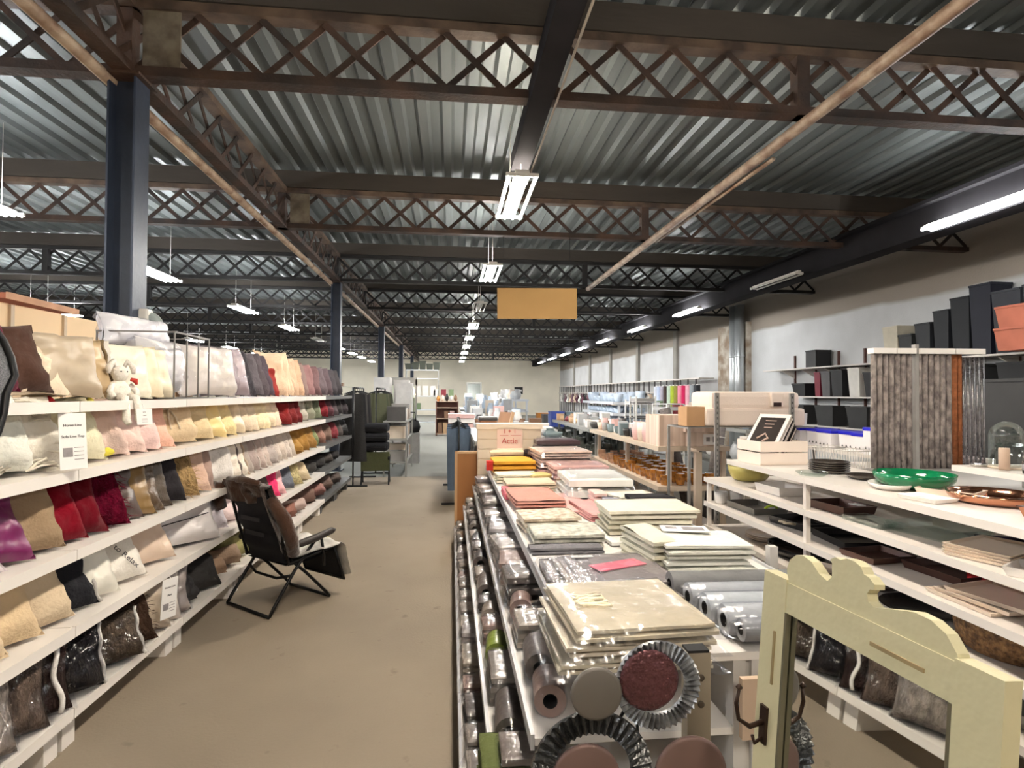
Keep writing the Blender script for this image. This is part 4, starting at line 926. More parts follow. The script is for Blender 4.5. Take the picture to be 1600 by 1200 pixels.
tray('light wooden box tray past the copper-brown tray', (2.46, 1.72, z5), .26, .2, .055, WOODL, 4)
tray('white dish under the green bowl edge', (2.34, 2.62, z5), .16, .2, .02, CERW, 12)
# --- second board
tray('white lidded storage box on the second rack board', (2.42, 4.0, z4), .26, .3, .06, CERW, 4)
tray('brown square cake tin on the second rack board', (2.42, 3.36, z4), .24, .3, .05, BRNT, 6, extra=lambda t: MB().box((.02, -.1, .055), (.05, .08, .003)).build('price_tag', PAPER, t))
tray('clear glass baking dish in front of the brown cake tin', (2.34, 3.0, z4), .16, .3, .03, GLASS, 3)
tray('clear rippled glass platter on the second rack board', (2.52, 2.76, z4), .34, .34, .045, GLASS, 8)
for i in range(4): tray('white rectangular plate, %s of the pile on the second rack board' % pos(i, 4), (2.42, 2.34, z4+.013*i), .34, .26, .014, CERC, 20, 'white rectangular plates')
tray('dark purple serving dish behind the white rectangular plates', (2.66, 2.5, z4), .14, .24, .03, mat('purple_glaze', (56, 40, 72), .25, .2), 60)
tray('white crescent serving dish nearest the plate pile', (2.36, 2.02, z4), .2, .3, .035, CERW, 30)
tray('second white serving dish with red tag', (2.62, 1.98, z4), .3, .24, .04, CERW, 15, extra=lambda t: MB().box((-.13, 0, .05), (.05, .03, .03)).build('red_tag', REDB, t))
tray('brown wooden board with cut corner on the second rack board', (2.64, 1.66, z4), .26, .22, .03, mat('brown_board_wood', (150, 110, 82), .5, .3, 5.), 10)
PLT = plate('white oval platter with floral brown print', (2.44, 1.62, z4), .17, CERW, .03, .9, 1.2)
MB().lathe([(.001, .0), (.11, .0), (.11, .002), (.001, .002)], 24, (0, 0, .011), .9, 1.2).build('printed_centre', mat('brown_floral_print', (150, 128, 118), .3, .5, 30), PLT)
bowl('big yellow-green bowl at the far end of the second rack board', (2.5, 4.62, z4), .17, .12, mat('yellow_green_glaze', (176, 164, 92), .4, .2), foot=.6)
# --- third board
for i in range(2): bowl('white cup, %s at the far end of the third rack board' % nth(i), (2.3+.14*i, 4.72, z3), .055, .1, CERW, foot=.75, group='white cups at the rack end')
tray('grey roasting pan with lime handle at the far end of the third board', (2.45, 4.42, z3), .3, .4, .05, GREYP, 4, extra=lambda t: MB().tube([(-.05+.1*i/6, -.21+.02*math.cos(i), .05+.03*math.sin(i/6*PI)) for i in range(7)], .01, 6).build('lime_handle', fab((170, 190, 60)), t))
tray('dark frying dish with curled handle on the third board', (2.5, 3.86, z3), .32, .36, .05, BLACKE, 10, extra=lambda t: MB().tube([(-.17, -.1, .04), (-.22, -.1, .05), (-.23, -.06, .045), (-.19, -.03, .04), (-.2, .02, .04)], .008, 6).build('curled_handle', mat('bone_handle', (200, 184, 160), .5), t))
tray('black oven tray beside the dark frying dish', (2.56, 3.4, z3), .4, .4, .045, BLACKE, -6)
tray('brown oven tray in front of the black oven tray', (2.42, 3.06, z3), .3, .24, .035, BRNT, 8)
tray('dark brown oven tray near the white square plates', (2.62, 2.74, z3), .36, .34, .04, BRNT, 5)
for i in range(3): tray('square white platter, %s of three on the third board' % pos(i, 3), (2.4+.02*i, 2.36-.03*i, z3+.018*i), .32, .34, .02, CERC, 6*i, 'square white platters')
t = thing('red_box', 'flat red and white box on the third rack board', 'box', (2.68, 2.3, z3)); MB().box((0, 0, .08), (.2, .7, .16)).build('carton', REDB, t); MB().box((-.102, 0, .05), (.003, .2, .06)).build('label_panel', PAPER, t)
plate('round bamboo serving board on the third rack board', (2.5, 1.72, z3), .2, WOODL, .012, name='serving_board', cat='board', flare=.98)
bowl('black enamel bowl standing on the round bamboo board', (2.53, 1.75, z3+.014), .1, .055, BLACKE, 1.15, 1., foot=.85)
t = tray('black tray with brass handles past the bamboo board', (2.5, 1.22, z3), .36, .4, .03, BLACKE, 0)
BRASS = mat('brass', (216, 178, 92), .22, .1, 4., metal=1.)
for s in (-1, 1): MB().tube([(s*.12-.0, -.12, .03), (s*.12, -.12, .07), (s*.12, .12, .07), (s*.12, .12, .03)], .006, 6).build('brass_handle', BRASS, t)
tray('dark slate serving dish at the right end of the third board', (2.7, 1.5, z3), .14, .3, .05, mat('slate_dish', (52, 54, 58), .5), 0)
# --- fourth board
for i in range(3): plate('cream plate, %s of the far pile on the fourth board' % pos(i, 3), (2.46, 4.3, z2+.014*i), .15, CERC, .02, group='cream plates on the fourth board')
bowl('black oval oven dish on the fourth board', (2.44, 3.86, z2), .2, .06, BLACKE, .8, 1.3, foot=.8, cat='dish', name='oven_dish')
tray('grey-beige leaf shaped dish beside the black oval dish', (2.36, 3.48, z2), .26, .2, .03, CERC, 30)
plate('wide dark wooden plate on the fourth board', (2.52, 3.24, z2), .2, mat('dark_wood_plate', (58, 38, 32), .4, .3), .035)
plate('glossy black plate with glass rim on the fourth board', (2.46, 2.8, z2), .19, BLACKE, .03)
bowl('brown woven basket filled with dark cloth', (2.48, 2.32, z2), .2, .13, WICK, 1., 1.15, name='woven_basket', cat='basket', foot=.8)
bowl('large round wicker basket on the fourth board', (2.54, 1.68, z2), .25, .15, WICK, 1., 1.2, name='wicker_basket', cat='basket', foot=.92, wall=.015)
bowl('pale glass bowl at the right end of the fourth board', (2.46, 1.16, z2), .17, .09, mat('pale_glass_bowl', (214, 222, 220), .2, .05), foot=.6)
# --- lowest board
bowl('black casserole at the right end of the lowest rack board', (2.5, 1.2, z1), .18, .12, BLACKE, foot=.85)
tray('dark roasting tin on the lowest rack board', (2.5, 1.7, z1), .4, .42, .06, BLACKE)
tray('grey roasting tin on the lowest rack board', (2.5, 2.3, z1), .4, .42, .06, GREYP)
for i, y in enumerate([2.9, 3.4, 3.9]): bowl('dark stewing pot, %s beyond the grey roasting tin on the lowest board' % nth(i), (2.5, y, z1), .17, .12, DARKD, foot=.8, group='dark stewing pots')

# tall grey posts and felt strip display
def post(label, x, y, z0, z1, w=.035):
    t = thing('rack_post', label, 'post', (x, y, z0)); b = MB(); b.span(-w/2, w/2, -w/2, -w/2+.004, 0, z1-z0).span(-w/2, -w/2+.004, -w/2, w/2, 0, z1-z0).span(w/2-.004, w/2, -w/2, w/2, 0, z1-z0); b.build('channel', POSTG, t)
    b = MB()
    for k in range(int((z1-z0)/.05)): b.box((0, -w/2-.001, .03+k*.05), (.008, .002, .022))
    b.build('slots', mat('slot_dark', (50, 48, 46), .8), t); MB().box((0, 0, .004), (w*1.8, w*1.8, .008)).build('foot_plate', POSTG, t)
post('grey slotted post in front of the left part of the white foam box', 2.50, 5.22, 0, 1.67)
post('grey slotted post in front of the right part of the white foam box', 3.24, 5.2, 0, 1.67)
FELT = mat('grey_mottled_plush', (152, 142, 136), .95, .45, 28, .6, 60, spec=.05, stretch=(1, 1, .6), rgb2=(104, 96, 94))
FELTB = mat('rust_brown_plush', (142, 88, 58), .95, .3, 20, .5, 60, spec=.05)
t = thing('strip_curtain_display', 'tall display of hanging grey plush door-curtain strips with white top rails', 'curtain display', (3.1, 3.92, 1.10), R(-4))
for k in range(13):
    x = -.02+.0445*k+(.03 if k > 6 else 0); b = MB()
    b.tube([(x, 0, .02+0), (x+.002*math.sin(k), .004, .3), (x, 0, .6), (x, 0, .86)], [.019, .021, .02, .02], 9); b.build('plush_strip', FELT, t)
for k in range(2): b = MB(); b.tube([(.6+.035*k, .01, .02), (.6+.035*k, .01, .86)], .017, 8); b.build('brown_strip', FELTB, t)
for k in range(5): b = MB(); b.tube([(.67+.035*k, .01, .02), (.67+.035*k, .01, .84)], .016, 8); b.build('clear_strip', film('sheer_strip', (226, 220, 222), .3, .3, 20), t)
for a, c in ((-.04, .13), (.14, .28), (.31, .57), (.58, .8)): MB().span(a, c, -.035, .035, .86, .90).build('top_rail', CERW, t)
MB().span(.282, .308, -.02, .02, .0, .93).build('centre_post', POSTG, t); MB().span(-.05, .82, -.03, .03, 0, .02).build('bottom_rail', POSTG, t)
t = thing('back_rack', 'grey metal back rack carrying the curtain-strip display', 'shelf', (3.35, 3.2, 0))
for z in (1.10, .6): MB().span(-.45, .55, -.62, 1.3, z-.03, z-.002).build('shelf_board', SHELFGREY, t)
for x in (-.42, .52):
    for y in (-.6, 1.27): MB().span(x-.02, x+.02, y-.02, y+.02, 0, 1.07).build('upright', POSTG, t)
# glass dome shelf
t = thing('glassware_shelf', 'white shelf of glass domes right of the curtain-strip display', 'shelf', (3.02, 2.05, 0))
MB().span(0, .5, -.9, 1.15, 1.20, 1.235).build('shelf_board', RACKW, t)
for y in (-.85, 1.1): MB().span(.44, .48, y-.02, y+.02, 0, 1.2).build('upright', POSTG, t)
def dome(label, loc, r, h):
    t = thing('glass_dome', label, 'glass dome', loc, 0, 'glass domes'); k = h-r
    MB().lathe([(r, 0), (r, k)]+[(r*math.cos(a*PI/2), k+r*math.sin(a*PI/2)) for a in (.2, .4, .6, .8, .97)], 28).build('bell', GLASS, t)
    MB().lathe([(.001, 0), (r*1.08, 0), (r*1.08, .012), (.001, .012)], 28).build('base', mat('pale_dome_base', (206, 190, 170), .5), t)
ZG = 1.237
dome('wide glass dome on the white shelf right of the curtain strips', (3.28, 2.72, ZG), .115, .31)
dome('slimmer glass dome left of the wide one', (3.2, 3.02, ZG), .085, .27)
plate('small silver dish at the end of the glass dome shelf', (3.1, 3.1, ZG), .045, mat('silver_dish', (200, 196, 190), .2, .05, metal=.9), .012)
t = thing('candle', 'pale beige pillar candle beside the slim dome', 'candle', (3.1, 2.94, ZG)); MB().lathe([(.001, 0), (.026, 0), (.026, .12), (.023, .124), (.001, .12)], 18).build('wax', mat('beige_wax', (196, 170, 150), .6, .1), t); MB().tube([(0, 0, .12), (.002, 0, .134)], .002, 5).build('wick', BLACKPL, t)
t = thing('labelled_jar', 'small dark jar with a printed label by the domes', 'jar', (3.08, 2.78, ZG)); MB().lathe([(.001, 0), (.028, 0), (.03, .02), (.03, .06), (.026, .068), (.001, .068)], 16).build('jar', DARKD, t); MB().lathe([(.0305, .018), (.0305, .05)], 16).build('label_band', mat('grey_print', (1, 1, 1)), t)
bowl('pinkish wooden bowl turned over beside the labelled jar', (3.16, 2.7, ZG), .05, .06, mat('rose_wood', (180, 140, 120), .5), foot=.4)
for i, y in enumerate([2.52, 2.40]):
    bowl(('small teal ceramic bowl on the glass dome shelf', 'clear sea-green glass bowl next to the teal one')[i], (3.1, y, ZG), .055, .055, (mat('teal_ceramic', (44, 130, 106), .3, .1), film('green_clear_glass', (190, 236, 214), .14, .03, 0))[i], foot=.75)
bowl('large clear glass salad bowl below the glass dome shelf', (3.06, 2.55, z5), .17, .14, GLASS, foot=.5)

# white foam box, cardboard box, crates with blue lids
t = thing('foam_box', 'large white polystyrene box on top of the rack', 'foam box', (2.97, 5.62, 1.345), R(1))
FOAM = mat('white_polystyrene', (236, 218, 204), .7, .03, 4., .15, 120)
MB().box((0, 0, .09), (1.03, .52, .17), None, .025).build('lower_shell', FOAM, t); MB().box((.01, 0, .25), (.93, .48, .18), None, .05).build('upper_shell', FOAM, t)
MB().box((.22, -.235, .26), (.13, .06, .14), None, .015).build('grip_block', FOAM, t); gb = C.objects[-1]; MB().box((.215, -.267, .215), (.08, .012, .04)).build('grip_slot', mat('slot_dark_red', (44, 20, 18), .8), gb)
t = thing('upper_rack', 'wire shelf carrying the white foam box', 'shelf', (2.9, 5.6, 0))
b = MB()
for k in range(9): b.bar((-.62, -.24+k*.06, 1.335), (.66, -.24+k*.06, 1.335), .006)
for x in (-.62, .66): b.bar((x, -.26, 1.33), (x, .26, 1.33), .016)
b.build('wire_shelf', POSTG, t)
for x in (-.62, .66):
    for y in (-.26, .26): MB().span(x-.012, x+.012, y-.012, y+.012, 0, 1.33).build('upright', POSTG, t)
t = thing('cardboard_box', 'upright brown cardboard box left of the foam box', 'box', (2.37, 5.5, 1.345)); MB().span(-.09, .09, -.11, .11, 0, .19).build('carton', mat('brown_cardboard', (0, 0, 0)), t); MB().span(-.015, .015, -.112, .112, .19, .192).build('tape', mat('parcel_tape', (0, 0, 0)), t)
TUBP = mat('white_plastic_tub', (236, 232, 232), .35, .03); BLUEP = mat('royal_blue_plastic', (36, 36, 190), .35, .1)
t = thing('tub_shelf', 'white shelf of plastic tubs behind the foam box', 'shelf', (3.75, 5.0, 0))
MB().span(-.3, .5, -.9, 1.6, 1.13, 1.16).build('shelf_board', RACKW, t)
for x in (-.28, .48):
    for y in (-.88, .35, 1.58): MB().span(x-.02, x+.02, y-.02, y+.02, 0, 1.13).build('upright', RACKW, t)
def tub(label, loc, w, d, h, lid, group=None):
    t = thing('plastic_tub', label, 'tub', loc, 0, group); vs = [(-w*.46, -d*.46, 0), (w*.46, -d*.46, 0), (w*.46, d*.46, 0), (-w*.46, d*.46, 0), (-w/2, -d/2, h), (w/2, -d/2, h), (w/2, d/2, h), (-w/2, d/2, h)]
    MB().add(vs, [(0, 3, 2, 1), (4, 5, 6, 7), (0, 1, 5, 4), (1, 2, 6, 5), (2, 3, 7, 6), (3, 0, 4, 7)]).build('tub', TUBP, t)
    if lid: MB().box((0, 0, h+.012), (w*1.06, d*1.06, .028), None, .006).build('blue_lid', BLUEP, t)
    for k in range(3): MB().add([(-w*.5-.001+.0, -d*.3+k*d*.25, h*.2), (-w*.5-.001, -d*.18+k*d*.25, h*.2), (-w*.5-.001, -d*.24+k*d*.25, h*.36)], [(0, 1, 2)]).build('triangle_print', BLACKPL, t) if lid else None
    return t
for i in range(5): tub('white tub with royal blue lid, %s from the foam box' % nth(i), (3.58+.05*(i % 2), 5.55-.24*i, 1.162), .2, .21, .14+.0*i, True, 'blue-lidded tubs')
tub('tall white plastic tub without lid beside the blue lids', (3.62, 4.16, 1.162), .24, .2, .25, False)
t = tub('white box at the left end of the tub shelf', (3.6, 5.86, 1.162), .28, .28, .3, False)
tub('small white canister with black sticker in front of the blue lids', (3.5, 4.42, 1.162), .14, .14, .2, True)
# wire dish racks
def wire_rack(label, loc, w, d, h):
    t = thing('wire_basket', label, 'wire basket', loc, R(5), 'wire baskets'); b = MB(); n = 10
    for k in range(n+1):
        x = -w/2+w*k/n; b.tube([(x, -d/2, h), (x, -d/2+.02, .006), (x, d/2-.02, .006), (x, d/2, h)], .003, 5)
    for z, dd in ((h, 0), (.006, .02)):
        b.tube([(-w/2, -d/2+dd, z), (w/2, -d/2+dd, z), (w/2, d/2-dd, z), (-w/2, d/2-dd, z)], .004, 5, closed=True)
    b.build('wire_frame', mat('white_wire', (214, 208, 202), .4, .05), t); return t
wire_rack('white wire dish basket behind the pile of dark plates', (2.99, 4.36, 1.101), .26, .22, .14); wire_rack('white wire dish basket left of the curtain strips', (3.02, 4.06, 1.101), .22, .2, .14)

# ---------------------------------------------------------------- round metal wall decoration at the end of the table
IRON = mat('dark_hammered_metal', (84, 84, 84), .32, .35, 8., .3, 60, metal=.85); STEELR = mat('ribbed_silver_metal', (186, 188, 192), .36, .3, 30, .2, 40, metal=.8, rgb2=(110, 110, 112))
PLUMM = mat('plum_textured_metal', (104, 66, 70), .35, .3, 20, .5, 60, metal=.6); TAUPEM = mat('taupe_satin_metal', (112, 106, 100), .45, .1, 6., metal=.4); ROSEM = mat('rose_brown_satin_metal', (118, 94, 88), .45, .1, 6., metal=.4)
t = thing('wall_decoration', 'metal wall decoration of ribbed rings and round discs at the near end of the table', 'wall decoration', (0, 1.33, 0), R(0))
def P2(px, py, y=1.33): v = on(px, py, y=y); return (v.x, v.z)
def ring(px, py, ro, ri, ribs, m, dy=0.):
    cx, cz = P2(px, py); sc = 1.33*1.02/900; ro *= sc; ri *= sc; n = ribs; vs = []; fs = []
    for k in range(n*2):
        a = 2*PI*k/(n*2); d = .006 if k % 2 else -.004
        vs += [(cx+r*math.cos(a), dy+d*(1 if r == ro or True else 0), cz+r*math.sin(a)) for r in (ri, ro)]+[(cx+r*math.cos(a), dy+.012, cz+r*math.sin(a)) for r in (ri, ro)]
    N2 = n*2
    for k in range(N2):
        a, b = 4*k, 4*((k+1) % N2); fs += [(a, b, b+1, a+1), (a+2, a+3, b+3, b+2), (a, a+2, b+2, b), (a+1, b+1, b+3, a+3)]
    MB().add(vs, fs).build('ribbed_ring', m, t)
def disc(px, py, r, m, dy=-.01, dome=.008):
    cx, cz = P2(px, py); r *= 1.33*1.02/900
    MB().lathe([(.001, dome), (r*.5, dome*.9), (r*.9, dome*.3), (r, 0), (r, -.006), (.001, -.006)], 36, M=Matrix.Translation((cx, dy, cz)) @ Matrix.Rotation(R(90), 4, 'X')).build('disc', m, t)
ring(1029, 1072, 68, 44, 44, STEELR, .0); disc(1014, 1062, 47, PLUMM, -.004)
disc(930, 1080, 40, TAUPEM, -.014); ring(925, 1209, 95, 62, 40, IRON, -.004)
disc(915, 1216, 54, ROSEM, -.006); disc(1076, 1204, 58, ROSEM, -.014); ring(1115, 1330, 95, 62, 40, IRON, .004); disc(985, 1330, 60, TAUPEM, -.01)
cx, cz = P2(1000, 1080); MB().tube([(cx-.06, .02, cz-.1), (cx+.02, .02, cz+.03)], .004, 6).tube([(cx, .02, cz-.35), (cx, .02, cz-.02)], .004, 6).build('back_rod', BLACKMT, t)
# upright end frame the decoration hangs on
t = thing('punched_upright', 'grey punched metal end upright of the linen table, left of the cream mirror', 'upright', (.66, 1.5, 0))
POSTC = mat('warm_grey_metal', (158, 146, 128), .5, .1, 6., metal=.2)
MB().span(-.032, .032, -.02, .02, 0, .965).build('post', POSTC, t); MB().span(-.03, .028, -.021, .021, .965, .972).build('black_cap', BLACKPL, t)
for z in (.9, .83): MB().lathe([(.004, 0), (.009, 0), (.009, .003), (.004, .003)], 14, M=Matrix.Translation((.005, -.02, z)) @ Matrix.Rotation(R(90), 4, 'X')).build('screw_hole', mat('hole_metal', (96, 86, 74), .5, metal=.5), t)
b = MB(); b.span(-.6, -.03, -.012, .012, .30, .34).span(-.62, -.59, -.015, .015, 0, .6).span(-.6, -.03, -.012, .012, .55, .59); b.build('side_rail', POSTC, t)
MB().tube([(-.19, -.02, .57), (-.19, -.1, .57), (-.19, -.15, .6)], .004, 6).build('hanging_hook', BLACKMT, t)

# ---------------------------------------------------------------- cream mirror with scalloped crest
CREAM = mat('cream_painted_wood', (196, 188, 152), .5, .06, 3., .08, 40)
SCUFF = mat('bare_wood_scuff', (150, 130, 92), .7, .2, 12)
MIRR = bpy.data.materials.new('mirror_silver'); MIRR.use_nodes = True; _b = MIRR.node_tree.nodes['Principled BSDF']; _b.inputs['Metallic'].default_value = 1; _b.inputs['Roughness'].default_value = .015; _b.inputs['Base Color'].default_value = (.86, .88, .86, 1)
A = on(1229, 910, y=1.03); Bv = on(1491, 1034, z=A.z)
ang = math.atan2(Bv.y-A.y, Bv.x-A.x); WI = (Bv-A).length; LEAN = R(4.5)
t = thing('mirror', 'tall cream-painted wooden mirror with scalloped crest and coat hook', 'mirror', (A.x+math.sin(ang)*A.z*math.tan(LEAN), A.y-math.cos(ang)*A.z*math.tan(LEAN), 0), Euler((-LEAN, 0, ang), 'XYZ'))
zt = A.z/math.cos(LEAN); pw, th = .064, .028; y_ = 0
MB().span(-pw, 0, -.0, th, 0, zt+.005).build('stile', CREAM, t)
MB().span(WI, WI+pw, -.0, th, 0, zt+.005).build('stile', CREAM, t)
MB().span(0, WI, .002, th-.004, zt-.056, zt).build('top_rail', CREAM, t); MB().span(0, WI, .002, th-.004, .08, .2).build('bottom_rail', CREAM, t)
u = lambda a, z: (WI*a, zt+WI*z)
cr_ = [(0, 0), (-.02, .07), (.0, .13), (.05, .17), (.11, .18), (.17, .165), (.23, .12), (.29, .10), (.32, .13), (.315, .20), (.30, .215), (.33, .235), (.37, .232), (.41, .25), (.46, .25), (.50, .235), (.52, .205), (.55, .2), (.585, .175), (.585, .15), (.56, .145), (.545, .12), (.555, .085), (.59, .07), (.65, .085), (.72, .105), (.8, .125), (.88, .12), (.95, .09), (1.0, .03), (1.01, 0)]
MB().prism([u(a, z) for a, z in cr_], .02, Matrix.Translation((0, th/2-.0, 0))).build('crest', CREAM, t)
MB().span(.0, WI, .012, .016, .19, zt-.05).build('glass', MIRR, t)
b = MB(); b.span(0, .006, -.0, .01, .2, zt-.056); b.span(WI-.006, WI, 0, .01, .2, zt-.056); b.build('bead', mat('dark_bead', (92, 86, 66), .5), t)
b = MB(); b.box((WI*.73, .001, zt-.032), (WI*.28, .003, .006)); b.build('scuff', SCUFF, t); MB().box((-pw*.35, -.001, zt-.15), (.005, .003, .1)).build('scuff', SCUFF, t)
HOOK = mat('dark_bronze', (58, 42, 34), .4, .2, metal=.6)
MB().span(-pw*.7, -pw*.4, -.005, -.0, .985, 1.055).build('hook_plate', HOOK, t); hp = C.objects[-1]
MB().tube([(-pw*.55, -.004, 1.025), (-pw*.6, -.03, 1.015), (-pw*.6, -.055, 1.03), (-pw*.6, -.062, 1.06), (-pw*.6, -.058, 1.085)], [.005, .005, .004, .004, .003], 8).lathe([(.001, -.007), (.007, 0), (.001, .007)], 10, (-pw*.6, -.058, 1.09)).tube([(-pw*.55, -.004, .995), (-pw*.55, -.02, .985), (-pw*.55, -.025, 1.0)], .0035, 6).build('coat_hook', HOOK, hp)
for s in (0, 1): MB().span(-pw+s*(WI+pw)-.01, s*(WI+pw)+.01, -.12, .16, 0, .03).build('foot', CREAM, t)
# beige cards standing behind the hook
t = thing('paper_folder', 'beige card folder beneath the fabric rolls, behind the coat hook', 'card', (.98, 1.66, .622)); MB().box((0, 0, .09), (.22, .02, .18)).build('card', mat('beige_card', (196, 172, 150), .8, .05), t); MB().box((0, -.011, .15), (.12, .002, .02)).build('print', mat('beige_print', (0, 0, 0)), t)
# ---------------------------------------------------------------- second row unit: crates above, amber glasses below
BEIGEM = mat('beige_metal_rack', (214, 196, 176), .45, .08, 4.)
GRYM = mat('grey_metal_rack', (150, 150, 146), .45, .1, 4.)
def long_table(label, x0, x1, y0, y1, zs, m, legs=None, group=None, name='goods_table', cat='table'):
    t = thing(name, label, cat, (x0, y0, 0), 0, group); W, L = x1-x0, y1-y0
    for z in zs:
        b = MB(); b.span(.016, W, .016, L, z-.02, z).span(0, .016, 0, L, z-.05, z+.004).span(.016, W, 0, .016, z-.05, z+.0); b.build('table_board', m, t)
    for x in (.14, W-.05):
        for y in (.06, L/2, L-.06): MB().span(x-.022, x+.022, y-.025, y+.025, 0, zs[-1]-.021).build('leg', m, t)
    return t
long_table('beige rack with plank-print cartons above and amber glasses below', 2.2, 3.0, 5.95, 9.0, [.2, .67, 1.095], BEIGEM)
long_table('grey rack of dark glassware beyond the amber glasses', 2.2, 3.0, 9.05, 12.4, [.2, .67, 1.095], GRYM)
t = thing('rack_post', 'thick beige post at the near corner of the amber glass rack', 'post', (2.62, 5.91, 0)); b = MB(); b.span(-.035, .035, -.03, .03, 0, 1.04); b.build('post', BEIGEM, t); b = MB(); b.tube([(0, 0, 1.0), (0, .0, 1.045), (-.09, 0, 1.07)], .02, 6); b.build('bracket', BEIGEM, t)
PLANKP = mat('whitewashed_plank_print', (236, 216, 202), .7, .18, 2.2, stretch=(6, 6, .2), rgb2=(196, 172, 154))
for i, (x, z, w, h) in enumerate([(2.45, 1.097, .46, .33), (2.74, 1.097, .34, .15), (2.72, 1.25, .36, .17)]):
    t = thing('plank_carton', ('large whitewashed plank-print carton at the left', 'small plank-print carton with printed label, lower right', 'small plank-print carton stacked upper right')[i], 'box', (x-.05*(i > 0), 6.2-.06*(i > 0), z), R(2), 'plank-print cartons')
    MB().box((0, 0, h/2), (w, .4, h)).build('carton', PLANKP, t)
    if i == 1: MB().box((.08, -.202, h/2), (.16, .003, h*.75)).build('label_panel', PAPER, t); b = MB(); b.box((.05, -.204, h/2), (.04, .002, .05)).box((.12, -.204, h/2), (.03, .002, .06)); b.build('printing', mat('grey_print', (0, 0, 0)), t)
    MB().box((0, .0, h+.0005), (w*.98, .39, .001)).build('lid', PLANKP, t)
AMBER = mat('amber_glass', (192, 126, 48), .12, .35, 20., spec=.8, coat=.6, rgb2=(128, 76, 26)); AMBERP = mat('rose_amber_glass', (196, 150, 120), .14, .3, 20., spec=.8, coat=.6)
SMOKE = mat('smoked_grey_glass', (84, 88, 82), .14, .35, 14., spec=.8, coat=.4)
def glass_cup(name, label, loc, r, h, m, group):
    t = thing(name, label, 'glass', loc, 0, group)
    MB().lathe([(.001, .004), (r*.72, 0), (r*.8, h*.1), (r*1., h*.5), (r*.92, h), (r*.84, h), (r*.9, h*.5), (r*.7, h*.14), (.001, h*.12)], 12).build('cup', m, t)
    MB().lathe([(r*1.01, h*.5), (r*.935, h*.985), (r*.935, h+.002), (r*.84, h+.002)], 12).build('rim', m, t)
    return t
proto = {}
k = 0
for row in range(4):
    for j in range(17):
        y = 6.06+.165*j+rnd(-.02, .02); x = 2.32+.17*row+rnd(-.015, .015)
        mm = AMBER if j < 12 else AMBERP; sc = rnd(.9, 1.15)
        lab = 'amber glass cup, %s from the near end in the %s row' % (nth(j), ('front', 'second', 'third', 'back')[row]) if j < 12 else 'rose-amber glass cup, %s in the %s row past the amber ones' % (nth(j-12), ('front', 'second', 'third', 'back')[row])
        if mm.name not in proto: proto[mm.name] = glass_cup('glass_cup', lab, (x, y, .672), .058, .11, mm, 'amber glass cups')
        else: dup(proto[mm.name], (x, y, .672), rnd(0, 3), lab, scale=(sc, sc, rnd(.85, 1.25)))
p = None
for row in range(3):
    for j in range(15):
        y = 9.2+.21*j; x = 2.33+.22*row+rnd(-.02, .02); lab = 'smoked glass vase, %s in the %s row of dark glassware' % (nth(j), ('front', 'middle', 'back')[row])
        if p is None: p = glass_cup('glass_vase', lab, (x, y, .672), .06, .17, SMOKE, 'smoked glass vases')
        else: dup(p, (x, y, .672), 0, lab, scale=(rnd(.8, 1.2), rnd(.8, 1.2), rnd(.6, 1.6)))
# generic small goods for the deeper tables ------------------------------------------------
PAL = {'white': (236, 232, 228), 'cream': (230, 214, 196), 'grey': (150, 148, 146), 'dark grey': (80, 78, 78), 'black': (34, 32, 34), 'pale blue': (196, 210, 226), 'pink': (222, 184, 180), 'brown': (124, 92, 70), 'silver': (190, 192, 194), 'orange': (222, 148, 70), 'wine red': (126, 44, 54), 'green': (110, 130, 96), 'blue': (58, 76, 150), 'tan': (186, 152, 116), 'teal grey': (108, 124, 128)}
def col(n):
    return mat('glaze_'+n.replace(' ', '_'), PAL[n], .4, .12, 8., spec=.5)
def box_item(label, loc, d, c, group=None, rz=0, name='carton', cat='box'):
    t = thing(name, label, cat, loc, R(rz), group); MB().box((0, 0, d[2]/2), d, None, .006).build('body', col(c), t); MB().box((0, 0, d[2]*.96), (d[0]*1.02, d[1]*1.02, d[2]*.09)).build('lid', col(c), t); return t
def vase_item(label, loc, r, h, c, group=None, name='vase', cat='vase', prof=None):
    t = thing(name, label, cat, loc, 0, group); pr = prof or [(.001, 0), (.6, 0), (.95, .3), (1, .5), (.7, .8), (.5, .92), (.6, 1), (.5, 1), (.4, .9), (.001, .85)]
    MB().lathe([(a*r, b*h) for a, b in pr], 16).build('body', col(c), t); MB().tube([(r*.55*math.cos(a), r*.55*math.sin(a), h) for a in [2*PI*i/12 for i in range(12)]], r*.06, 5, closed=True).build('rim', col(c), t) if not prof else None
    return t
CUP = [(.001, 0), (.75, 0), (.9, .1), (1, 1), (.9, 1), (.8, .12), (.001, .1)]
PLNT = [(.001, 0), (.7, 0), (1, 1), (.9, 1), (.65, .08), (.001, .06)]
HEADP = [(.001, 0), (.7, .02), (.55, .12), (.25, .3), (.22, .42), (.6, .5), (.9, .68), (.85, .86), (.5, .98), (.001, 1)]
